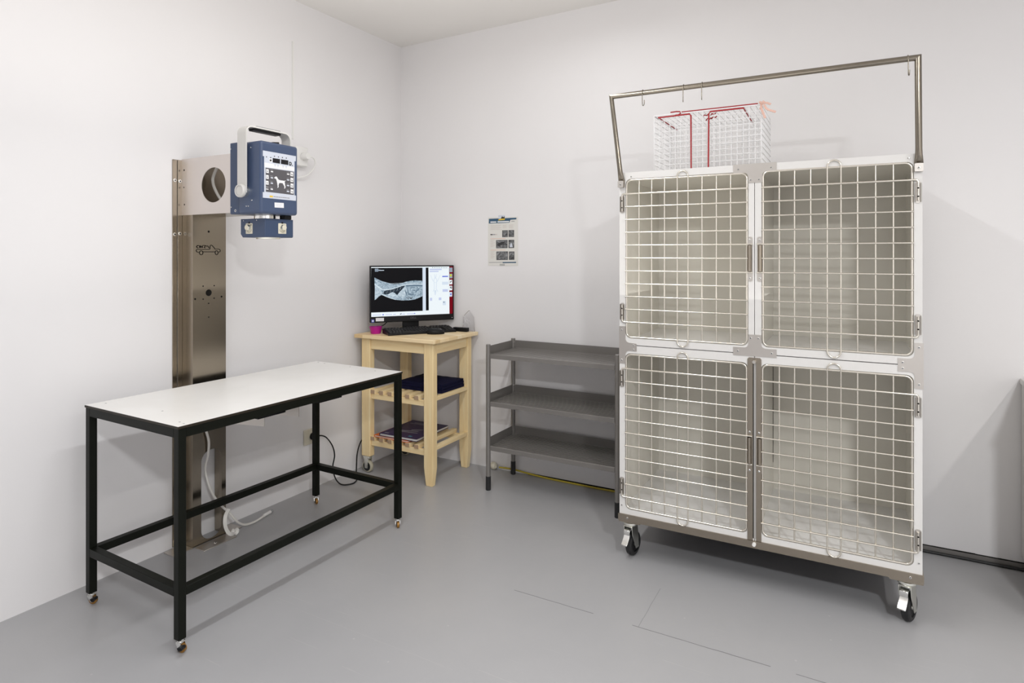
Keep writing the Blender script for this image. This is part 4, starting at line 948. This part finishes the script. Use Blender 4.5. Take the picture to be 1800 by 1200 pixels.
for i in range(7): wr(228, 345+i*13, 425-(i % 3)*18, 350+i*13, M_PLT)
for i in range(5): wr(440, 345+i*13, 520-(i % 2)*20, 350+i*13, M_PLT); wr(545, 345+i*14, 630-(i % 2)*14, 350+i*14, M_PLT)
for i in range(8): wr(228+i*17, 500, 244+i*17, 519, [M_PBLK, M_PBLK, M_PGRY, M_PGRY, M_PGRY, M_PLT, M_PLT, M_PAPER][i])
wr(228, 542, 252, 548, M_PLT)
for y0 in (576, 776): wr(228, y0, 492, y0+9, M_PORG)
for i in range(9): wr(228, 600+i*15, 305-(i % 3)*16, 605+i*15, M_PLT); wr(228, 800+i*15, 305-(i % 3)*14, 805+i*15, M_PLT)
for a in ((434, 440, 530, 558), (542, 440, 638, 558), (326, 608, 526, 750), (542, 608, 640, 750), (330, 808, 532, 958), (550, 812, 645, 958)):
    wr(*a, M_PBLK, 0.0002); wr(a[0]+8, a[1]+8, a[2]-8, a[3]-8, M_FILM, 0.0004)
wp([(345, 690), (372, 662), (420, 640), (488, 632), (462, 668), (430, 690), (400, 700), (378, 722)], M_PBLK, 0.0006)
wp([(562, 735), (572, 690), (590, 650), (606, 690), (618, 735)], M_PANEL, 0.0006)
wr(198, 994, 440, 1004, M_PGRY); wr(440, 994, 676, 1014, M_PETROL)
link('print', mb, pp)
M_TAPE = mat('grey_tape', srgb(176, 176, 172), 0.5)
mb = MB(M_TAPE); wr(388, 1026, 478, 1060, M_TAPE, 0.0003); link('tape', mb, t)

# ================================================================== kennel cage block
KW = 1.050
cage = thing('kennel_cage', 'tall white kennel block on castors with four stainless wire doors', 'animal cage', (1.7219, -0.7139, 0), 0.0062, world=False)
DEP = 0.585
CELL = {'ul': (0.0, 0.5240, 0.8968, 1.607, 0.026, 0.503, 0.924, 1.580), 'ur': (0.5260, KW, 0.8968, 1.607, 0.549, 1.026, 0.924, 1.580),
        'll': (0.0, 0.5240, 0.197, 0.8938, 0.024, 0.502, 0.219, 0.862), 'lr': (0.5260, KW, 0.197, 0.8938, 0.547, 1.026, 0.219, 0.862)}
for kk, (xa, xb, za, zb, oa, ob, pa, pb) in CELL.items():
    mb = MB(M_LAM, M_GASK)
    mb.ringplate(rrect_outer(xa, za, xb, zb, 6), rrect(oa, pa, ob, pb, 0.022, 6), (0, 0.018, 0), (1, 0, 0), (0, 0, 1), 0.018, M_LAM, M_LAM)
    link('front_frame', mb, cage, doubles=True)
    mb = MB(M_LIN, M_LAM); th = 0.008
    ztop = zb-(0.014 if zb > 1 else 0.0)
    mb.box((xa, 0.0185, za), (xa+th, DEP, ztop)); mb.box((xb-th, 0.0185, za), (xb, DEP, ztop))
    mb.box((xa+th, 0.0185, za), (xb-th, DEP, za+th), M_LITFLOOR); mb.box((xa+th, 0.0185, ztop-th), (xb-th, DEP, ztop))
    mb.box((xa+th, DEP-th, za+th), (xb-th, DEP, ztop-th))
    link('compartment', mb, cage)
# dark slot at the back of the divider
mb = MB(M_HOLE); mb.box((0.534, DEP-0.030, 0.33), (0.5352, DEP-0.022, 0.84)); link('divider_gap', mb, cage)
mb = MB(M_BLK); mb.box((-0.002, DEP+0.003, 0.02), (KW+0.002, DEP+0.007, 0.40)); link('rear_shade_panel', mb, cage)  # black rear strip; lower part added to darken the space under the cage

def wire_door(x0, x1_, z0_, z1_, xs, zs_, loop, left_hinge, hz, latch_z):
    """frame wire, horizontals in front, verticals behind with rounded lift loops"""
    mb = MB(M_WIRE); yf = -0.006; rw, rf = 0.0029, 0.0037
    mb.tube([(x, 0.001, z) for x, z in rrect(x0, z0_, x1_, z1_, 0.020, 6)], rf, 8, closed=True)
    for x in xs:
        if x in loop: continue
        mb.tube([(x, 0.001, z0_), (x, 0.0005, z0_+0.022), (x, -0.0015, zs_[-1]), (x, -0.0015, zs_[0]), (x, 0.0005, z1_-0.022), (x, 0.001, z1_)], rw, 7)
    la, lb = loop; rl = (lb-la)/2; cx = (la+lb)/2
    top_ = z1_+0.0035; bot = z0_-0.0035
    P = [(la, -0.0045, bot), (la, -0.0025, z0_+0.03), (la, -0.0015, zs_[-1]), (la, -0.0015, zs_[0]), (la, -0.0025, z1_-0.02), (la, -0.0045, top_)]
    P += [(cx-rl*math.cos(R(a)), -0.0050, top_+rl*math.sin(R(a))) for a in range(20, 170, 20)]
    P += [(lb, -0.0045, top_), (lb, -0.0025, z1_-0.02), (lb, -0.0015, zs_[0]), (lb, -0.0015, zs_[-1]), (lb, -0.0025, z0_+0.03), (lb, -0.0045, bot)]
    P += [(cx+rl*math.cos(R(a)), -0.0050, bot-rl*math.sin(R(a))) for a in range(20, 170, 20)]
    mb.tube(P, rw, 7, closed=True)
    hx = (x0-0.017) if left_hinge else (x1_+0.017)
    fx = (x1_ if left_hinge else x0); e = 0.004
    for z in zs_:
        a, b = (x0-e, x1_+e)
        if z in (zs_[0], zs_[-1]):
            dn = -1 if z == zs_[0] else 1
            if left_hinge: L = [(b, yf, z), (hx+0.008, yf, z), (hx+0.002, yf, z+dn*0.002), (hx, yf, z+dn*0.008), (hx, yf, z+dn*0.070)]
            else: L = [(a, yf, z), (hx-0.008, yf, z), (hx-0.002, yf, z+dn*0.002), (hx, yf, z+dn*0.008), (hx, yf, z+dn*0.070)]
            mb.tube(L, rf*0.95, 8)
        elif z in latch_z:
            k = 0.017
            mb.tube([(a-(0 if left_hinge else k), yf, z), (b+(k if left_hinge else 0), yf, z)], rw, 7)
        else: mb.tube([(a, yf, z), (b, yf, z)], rw, 7)
    d = link('wire_door', mb, cage, smooth=60)
    for z, dn in ((zs_[0], -1), (zs_[-1], 1)):
        mb = MB(M_SSL, M_HOLE); za, zb_ = sorted((z+dn*0.006, z+dn*0.078))
        mb.prism(rrect(hx-0.0075, za, hx+0.0075, zb_, 0.004, 3), (0, -0.0002, 0), (1, 0, 0), (0, 0, 1), 0.0022)
        for s2 in (-1, 1): mb.box((hx+s2*0.0075-0.0007, -0.0085, za+0.004), (hx+s2*0.0075+0.0007, -0.0022, zb_-0.004), M_TUBE)
        for zz in ((za+zb_)/2-0.014, (za+zb_)/2+0.014): mb.lathe([(0, 0.0102), (0.0026, 0.0102), (0.0026, 0.004)], (hx, 0, zz), (0, -1, 0), 10, M_HOLE)
        link('hinge', mb, d)
    # sprung latch plate
    lx_ = fx+(0.0115 if left_hinge else -0.0115); za, zb_ = latch_z[1]-0.034, latch_z[0]+0.028
    mb = MB(M_SSL, M_HOLE)
    sgn = 1 if left_hinge else -1
    mb.prism(rrect(lx_-0.0085, za, lx_+0.0085, zb_, 0.006, 3), (0, -0.0003, 0), (1, 0, 0), (0, 0, 1), 0.002)
    n = 6
    for i in range(n):
        a0, a1 = i/n, (i+1)/n
        f_ = lambda s_: (lx_-sgn*0.0085+sgn*0.015*s_, -0.003-0.010*math.sin(math.pi*(0.15+0.75*s_)))
        (p0, q0), (p1, q1) = f_(a0), f_(a1)
        A = [mb.bm.verts.new(v_) for v_ in ((p0, q0, latch_z[1]+0.004), (p1, q1, latch_z[1]+0.004), (p1, q1, latch_z[0]-0.004), (p0, q0, latch_z[0]-0.004))]
        mb.face(A, M_SSH)
    for zz in (za+0.012, zb_-0.012): mb.lathe([(0.0045, 0), (0.0045, 0.0015), (0.003, 0.003), (0.0015, 0.003), (0.0013, 0.001), (0, 0.001)], (lx_, -0.0023, zz), (0, -1, 0), 12, ms=[M_CHROME]*3+[M_HOLE]*2)
    lt = link('latch', mb, d, smooth=50)
zu = [1.518-i*0.0528 for i in range(11)]; zl = [0.7985-i*0.0529 for i in range(11)]
xl = [0.083, 0.135, 0.187, 0.238, 0.280, 0.333, 0.387, 0.439]; xr = [0.610, 0.661, 0.714, 0.767, 0.810, 0.861, 0.915, 0.967]
wire_door(0.0300, 0.4975, 0.9285, 1.5745, xl, zu, (0.238, 0.280), True, 0, (zu[4], zu[6]))
wire_door(0.5545, 1.0205, 0.9285, 1.5765, xr, zu, (0.767, 0.810), False, 0, (zu[4], zu[6]))
wire_door(0.0285, 0.4965, 0.2235, 0.8565, xl, zl, (0.238, 0.280), True, 0, (zl[4], zl[6]))
wire_door(0.5525, 1.0205, 0.2235, 0.8575, xr, zl, (0.767, 0.810), False, 0, (zl[4], zl[6]))
# joint plates with screws
def concave(cx, cy, r, a0, a1, n=4): return arc(cx, cy, r, a0, a1, n)
def plate(poly, scr_):
    mb = MB(M_SSL); mb.prism(poly, (0, -0.0002, 0), (1, 0, 0), (0, 0, 1), 0.0018); p = link('joint_plate', mb, cage)
    for x, z in scr_: screw(p, (x, -0.0021, z), (0, -1, 0), 0.0042)
r = 0.012
plate([(0.449, 1.576), (0.449, 1.609), (0.601, 1.609), (0.601, 1.576)]+[(0.565, 1.576)]+concave(0.565, 1.563, 0.013, 90, 180)+[(0.552, 1.537), (0.502, 1.537)]+concave(0.489, 1.563, 0.013, 0, 90), [(0.468, 1.590), (0.583, 1.590), (0.512, 1.548), (0.541, 1.548)])
plate([(0.449, 0.918), (0.449, 0.887), (0.601, 0.887), (0.601, 0.918)]+concave(0.563, 0.932, 0.014, 270, 180)+[(0.549, 0.968), (0.503, 0.968)]+concave(0.489, 0.932, 0.014, 0, -90), [(0.466, 0.904), (0.585, 0.903), (0.512, 0.955), (0.539, 0.955)])
plate([(-0.001, 0.972), (-0.001, 0.818), (0.026, 0.818)]+concave(0.042, 0.856, 0.016, 180, 90)+[(0.073, 0.872), (0.073, 0.903)]+concave(0.042, 0.921, 0.016, 270, 180)+[(0.026, 0.972)], [(0.010, 0.957), (0.010, 0.833), (0.060, 0.896), (0.060, 0.878)])
plate([(1.053, 0.972), (1.028, 0.972)]+concave(1.013, 0.932, 0.015, 0, -90)+[(0.980, 0.917), (0.980, 0.872)]+concave(1.013, 0.858, 0.015, 90, 0)+[(1.028, 0.818), (1.053, 0.818)], [(1.040, 0.957), (1.040, 0.833), (0.994, 0.904), (0.994, 0.884)])
for x, z in ((0.050, 1.588), (1.010, 1.592), (0.010, 0.232), (1.040, 0.235)): screw(cage, (x, 0.0, z), (0, -1, 0), 0.0035)
# removable divider strip between the lower doors
mb = MB(M_SSH)
mb.prism([(0.500, 0.197), (0.519, 0.197), (0.519, 0.862), (0.531, 0.862), (0.531, 0.197), (0.549, 0.197), (0.549, 0.876), (0.544, 0.882), (0.505, 0.882), (0.500, 0.876)], (0, -0.0004, 0), (1, 0, 0), (0, 0, 1), 0.0025); dv = link('divider_plate', mb, cage)
mb = MB(mat('grey_reflection', (0.36, 0.345, 0.33), 0.35), M_HOLE); mb.box((0.5222, -0.0016, 0.205), (0.5305, 0.001, 0.860)); mb.box((0.5192, -0.0008, 0.205), (0.5222, 0.001, 0.860), M_HOLE); link('divider_filler', mb, dv)  # grey carries the channel's reflection as colour; dark strip is the gap
for z, m_ in ((0.867, M_SSL), (0.187, M_WPL)):
    mb = MB(m_); mb.lathe([(0.0068, 0), (0.0068, 0.010), (0.006, 0.0115), (0, 0.0115)], (0.5245, -0.003 if z > 0.5 else -0.0065, z), (0, -1, 0), 18); link('clamp_bolt', mb, dv)
# base frame
mb = MB(M_SSH); mb.box((-0.004, -0.006, 0.170), (KW+0.004, 0.022, 0.1968)); mb.box((-0.004, 0.022, 0.170), (0.030, DEP+0.002, 0.1968)); mb.box((KW-0.030, 0.022, 0.170), (KW+0.004, DEP+0.002, 0.1968)); mb.box((0.030, DEP-0.03, 0.170), (KW-0.030, DEP+0.002, 0.1968)); bf = link('base_frame', mb, cage)
mb = MB(M_RUB); mb.box((0.031, 0.023, 0.1720), (KW-0.031, DEP-0.031, 0.1765)); lab(link('added_shade_pan', mb, bf), 'added dark sheet deepening the shade under the cage')  # dark sheet added to cut bounce light beneath the cage
for x, y, ang in ((0.030, 0.055, R(260)), (KW-0.040, 0.055, R(250)), (0.040, DEP-0.060, R(290)), (KW-0.040, DEP-0.060, R(240))):
    o = Vector((x, y, 0)); d = Vector((math.cos(ang), math.sin(ang), 0)); a = Vector((-d.y, d.x, 0))
    mb = MB(M_SSH); mb.box((max(-0.003, x-0.055), y-0.055, 0.1620), (min(KW+0.003, x+0.055), y+0.045, 0.1698)); lab(link('mounting_plate', mb, bf), 'steel plate above the castor')
    if y < 0.1: screw(bf, (x+0.005, -0.0062, 0.184), (0, -1, 0), 0.0045)
    mb = MB(M_ZINC, M_BLK)
    mb.lathe([(0.006, 0.1618), (0.006, 0.148)], o, (0, 0, 1), 12, M_ZINC)
    mb.lathe([(0.024, 0.152), (0.030, 0.148), (0.031, 0.142), (0.029, 0.138), (0.026, 0.134), (0, 0.134)], o, (0, 0, 1), 28, M_ZINC)
    fo = o-d*0.0
    for s2 in (-1, 1): mb.prism([(-0.024, 0.134), (0.026, 0.134), (0.020, 0.10), (-0.012, 0.034), (-0.036, 0.034), (-0.034, 0.08)], fo+a*(s2*0.0185+0.0012), d, Z, 0.0024, M_ZINC)
    mb.box((-0.024, -0.0185, 0.131), (0.026, 0.0185, 0.1345), M_ZINC, Matrix.Translation(fo) @ Matrix.Rotation(ang, 4, 'Z'))
    cs = link('caster', mb, cage, bevel=0.0006, seg=1)
    wc = o-d*0.022+Z*0.0492
    mb = MB(M_RUB, M_BLK, M_ZINC)
    mb.lathe([(0, -0.0150), (0.009, -0.0150), (0.010, -0.010), (0.030, -0.010), (0.033, -0.0135), (0.043, -0.0135), (0.048, -0.010), (0.049, 0.0), (0.048, 0.010), (0.043, 0.0135), (0.033, 0.0135), (0.030, 0.010), (0.010, 0.010), (0.009, 0.0150), (0, 0.0150)], wc, a, 36,
             ms=[M_ZINC, M_ZINC, M_BLK, M_BLK, M_RUB, M_RUB, M_RUB, M_RUB, M_RUB, M_RUB, M_BLK, M_BLK, M_ZINC, M_ZINC]); link('wheel', mb, cs)
    mb = MB(M_CHROME); prof = [(0.018, 0.126), (0.034, 0.120), (0.037, 0.108), (0.034, 0.100), (0.040, 0.090), (0.052, 0.076), (0.060, 0.068), (0.060, 0.064), (0.050, 0.072), (0.037, 0.086), (0.030, 0.098), (0.033, 0.108), (0.031, 0.116), (0.018, 0.122)]
    mb.prism(prof, o+a*0.013, d, Z, 0.026); lab(link('brake_pedal', mb, cs, bevel=0.0008, seg=1), 'bright metal brake pedal')
# bent rail over the cage
zr = 1.924
for x0, xt in ((0.011, -0.031), (1.039, 1.0365)):
    mb = MB(M_TUBE)
    n = 12; secs = [(1.545, 0.0125, 0.0018), (1.571, 0.0125, 0.0018), (1.574, 0.0135, 0.004), (1.585, 0.0125, 0.0075), (1.600, 0.0110, 0.0095), (1.620, 0.0102, 0.0102), (zr, 0.0102, 0.0102)]
    rings = []
    for z, ax, by in secs:
        k = max(0, (z-1.575)/(zr-1.575)); cx = x0+(xt-x0)*k
        rings.append([mb.bm.verts.new((cx+ax*math.cos(2*math.pi*i/n), -0.0125+by*math.sin(2*math.pi*i/n)+(0.0095-by)*0.9*0+(0.0102-by), z+(0 if z < zr else (0.0102*math.cos(2*math.pi*i/n))*(-1 if x0 < 0.5 else 1))))for i in range(n)])
    for a, b in zip(rings, rings[1:]):
        for i in range(n): mb.face([a[i], a[(i+1) % n], b[(i+1) % n], b[i]])
    mb.face(rings[0][::-1]); link('rail_upright', mb, cage, smooth=50)
mb = MB(M_TUBE); n = 14; A, B_ = [], []
for i in range(n):
    c_, s_ = 0.0102*math.cos(2*math.pi*i/n), 0.0102*math.sin(2*math.pi*i/n)
    A.append(mb.bm.verts.new((-0.031-s_*1.0, -0.0125+c_, zr+s_))); B_.append(mb.bm.verts.new((1.0365+s_, -0.0125+c_, zr+s_)))
for i in range(n): mb.face([A[i], A[(i+1) % n], B_[(i+1) % n], B_[i]])
mb.face(A); mb.face(B_[::-1]); link('hanging_rail', mb, cage, smooth=50)
for x in (0.0105, 1.0385):
    mb = MB(M_SSL); mb.prism(rrect(x-0.0120, 1.544, x+0.0125, 1.5715, 0.003, 3), (0, -0.0185, 0), (1, 0, 0), (0, 0, 1), 0.0018); bk = link('rail_bracket', mb, cage); screw(bk, (x, -0.0204, 1.556), (0, -1, 0), 0.0042)
# hooks on the rail (things of their own)
Mc = Matrix.Translation((1.7219, -0.7139, 0)) @ Matrix.Rotation(0.0062, 4, 'Z')
HL = ['leftmost wire hook, turned sideways on the left end of the cage rail', 'wire hook on the cage rail, left one of the pair above the wire basket', 'wire hook on the cage rail, right one of the pair above the wire basket', 'lone wire hook at the far right end of the cage rail']
for (s_, rot, L) in zip((0.103, 0.266, 0.337, 1.008), (-0.80, 1.80, 1.77, 1.30), HL):
    pts = []
    rr = 0.0118
    for a in range(200, -1, -20): pts.append((rr*math.cos(R(a)), rr*math.sin(R(a))))
    pts += [(rr, -0.012), (rr-0.001, -0.042)]
    for a in range(0, -181, -20): pts.append((rr-0.0095+0.0085*math.cos(R(a)), -0.048+0.0085*math.sin(R(a))))
    pts += [(rr-0.018, -0.036)]
    # hang it in the plane across the rail, turned a little
    c_, s2 = math.cos(rot), math.sin(rot)
    P = []
    for i, (u_, z_) in enumerate(pts):
        if z_ > -0.006: P.append(Vector((s_, -0.0125-u_, zr+z_)))
        else:
            du = u_-rr; P.append(Vector((s_-du*c_, -0.0125-rr-du*s2, zr+z_)))
    mb = MB(M_TUBE); mb.tube([Mc @ p for p in P], 0.0016, 7)
    single('wire_hook', mb, L, 'hook', Mc @ Vector((s_, -0.0125, zr+0.0102)), 'wire hooks on the cage rail', smooth=60)

# ---- white wire basket on top of the kennel
BX0, BX1, BY0, BY1, BZ0, BZ1 = 1.835, 2.257, -0.600, -0.312, 1.5955, 1.853
t = thing('wire_carrier', 'white wire basket cage with red bars standing on the kennel top', 'wire basket', ((BX0+BX1)/2, (BY0+BY1)/2, 1.595))
def grid_panel(name, o, U, V, a, b, na, nb, rw=0.00135):
    o, U, V = Vector(o), Vector(U), Vector(V); W = U.cross(V).normalized()*rw*1.6; mb = MB(M_WCOAT)
    mb.tube([o, o+U*a, o+U*a+V*b, o+V*b], 0.0021, 6, closed=True)
    for i in range(1, na): mb.tube([o+U*(a*i/na), o+U*(a*i/na)+V*b], rw, 5)
    for j in range(1, nb): mb.tube([o+V*(b*j/nb)+W, o+U*a+V*(b*j/nb)+W], rw, 5)
    return link(name, mb, t, smooth=70)
w_, d_, h_ = BX1-BX0, BY1-BY0, BZ1-BZ0
grid_panel('front_panel', (BX0, BY0, BZ0+0.0025), (1, 0, 0), (0, 0, 1), w_, h_-0.004, 19, 11)
grid_panel('back_panel', (BX0, BY1, BZ0+0.0025), (1, 0, 0), (0, 0, 1), w_, h_-0.004, 19, 11)
grid_panel('side_panel', (BX0, BY0, BZ0+0.0025), (0, 1, 0), (0, 0, 1), d_, h_-0.004, 12, 11)
grid_panel('side_panel', (BX1, BY0, BZ0+0.0025), (0, 1, 0), (0, 0, 1), d_, h_-0.004, 12, 11)
grid_panel('lid', (BX0, BY0, BZ1), (1, 0, 0), (0, 1, 0), w_, d_, 19, 12)
grid_panel('floor_grid', (BX0, BY0, BZ0+0.0022), (1, 0, 0), (0, 1, 0), w_, d_, 19, 12)
pz = BZ1-0.012
pp_ = grid_panel('squeeze_panel', (BX0+0.012, BY0+0.20, BZ0+0.006), (1, 0, 0), (0, 0, 1), w_-0.03, h_-0.03, 19, 10)
mb = MB(M_RED)
for L in ([(BX0+0.032, -0.33, pz-0.004), (BX0+0.020, BY0-0.006, pz+0.002), (1.984, BY0-0.006, pz+0.0035), (1.989, BY0-0.006, pz-0.004), (1.990, BY0-0.006, BZ0+0.012)], [(2.190, -0.33, pz-0.004), (2.192, BY0-0.006, pz+0.004), (2.066, BY0-0.006, pz+0.004), (2.060, BY0-0.006, pz-0.004), (2.058, BY0-0.006, BZ0+0.012)]):
    mb.tube([Vector(p) for p in L], 0.0031, 8)
lab(link('squeeze_bar', mb, t), 'red bars of the squeeze panel')
mb = MB(M_RED)
mb.tube([(1.905, BY0-0.004, BZ1+0.007), (1.930, BY0-0.004, BZ1+0.008), (1.944, BY0-0.004, BZ1+0.006), (1.946, BY0-0.004, BZ1-0.002), (1.936, BY0-0.004, BZ1-0.007), (1.925, BY0-0.004, BZ1-0.007)], 0.0026, 8)
mb.tube([(1.950, BY0-0.001, BZ1+0.0045), (2.245, BY0-0.001, BZ1+0.0045)], 0.0022, 8)
lab(link('locking_rod', mb, t), 'red locking rod along the lid')
for dx, dy, dz in ((0, 0, 0), (0.030, 0, 0.002), (0.012, -0.0, -0.016), (0.034, 0.0, -0.012)):
    mb = MB(M_RED); mb.tube(spline([(2.022+dx, BY0+0.07+dy, BZ1-0.010+dz), (2.030+dx, BY0+0.06+dy, BZ1-0.005+dz), (2.038+dx, BY0+0.06+dy, BZ1-0.008+dz), (2.044+dx, BY0+0.065+dy, BZ1-0.002+dz)], 4), 0.0024, 7); lab(link('catch', mb, t), 'small dark red wire catch')
# pink tape tied round the corner
mb = MB(M_PINKT)
def ribbon(pts, wd):
    S_ = spline(pts, 5)
    for i in range(len(S_)-1): mb.bar(S_[i], S_[i+1]+(S_[i+1]-S_[i])*0.15, wd*(0.8+0.4*math.sin(i*1.3)**2), 0.0022, None, up=(0.2, -0.8, 0.3))
cb = Vector((BX1-0.004, BY0-0.006, BZ1-0.010))
for L in ([(0, 0, 0.018), (0.006, -0.006, 0.004), (0.002, -0.004, -0.012)], [(0.002, -0.004, 0.008), (0.022, -0.012, 0.010), (0.040, -0.014, 0.002)], [(0.004, -0.006, 0.000), (0.010, -0.010, -0.022), (0.020, -0.012, -0.048)], [(0.016, -0.010, 0.004), (0.026, -0.014, -0.014), (0.044, -0.016, -0.024), (0.058, -0.016, -0.030)], [(-0.002, 0.000, 0.020), (0.008, -0.008, 0.012), (0.016, -0.010, 0.018)]):
    ribbon([cb+Vector(p) for p in L], 0.008)
single('tape_tie', mb, 'salmon pink tape knotted on the right corner of the wire basket', 'ribbon', cb)

# ================================================================== low cabinet at the right edge
t = thing('low_cabinet', 'low white cabinet by the back wall at the right edge', 'cabinet', (3.6, -0.26, 0))
mb = MB(M_LAM); mb.box((3.159, -0.50, 0.06), (4.10, -0.012, 0.748)); link('carcass', mb, t, bevel=0.002)
mb = MB(M_LAM); mb.box((3.155, -0.515, 0.748), (4.105, -0.008, 0.770)); link('cabinet_top', mb, t, bevel=0.002)
mb = MB(M_GASK); mb.box((3.20, -0.46, 0.0), (4.08, -0.04, 0.06)); link('plinth', mb, t)
for x0 in (3.163, 3.627):
    mb = MB(M_LAM); mb.box((x0, -0.518, 0.068), (x0+0.456, -0.501, 0.742)); dr = link('door', mb, t, bevel=0.0015)
    mb = MB(M_CHROME); hx = x0+(0.42 if x0 < 3.5 else 0.036); mb.tube([(hx, -0.518, 0.56), (hx, -0.540, 0.56), (hx, -0.540, 0.68), (hx, -0.518, 0.68)], 0.004, 8); link('handle', mb, dr)
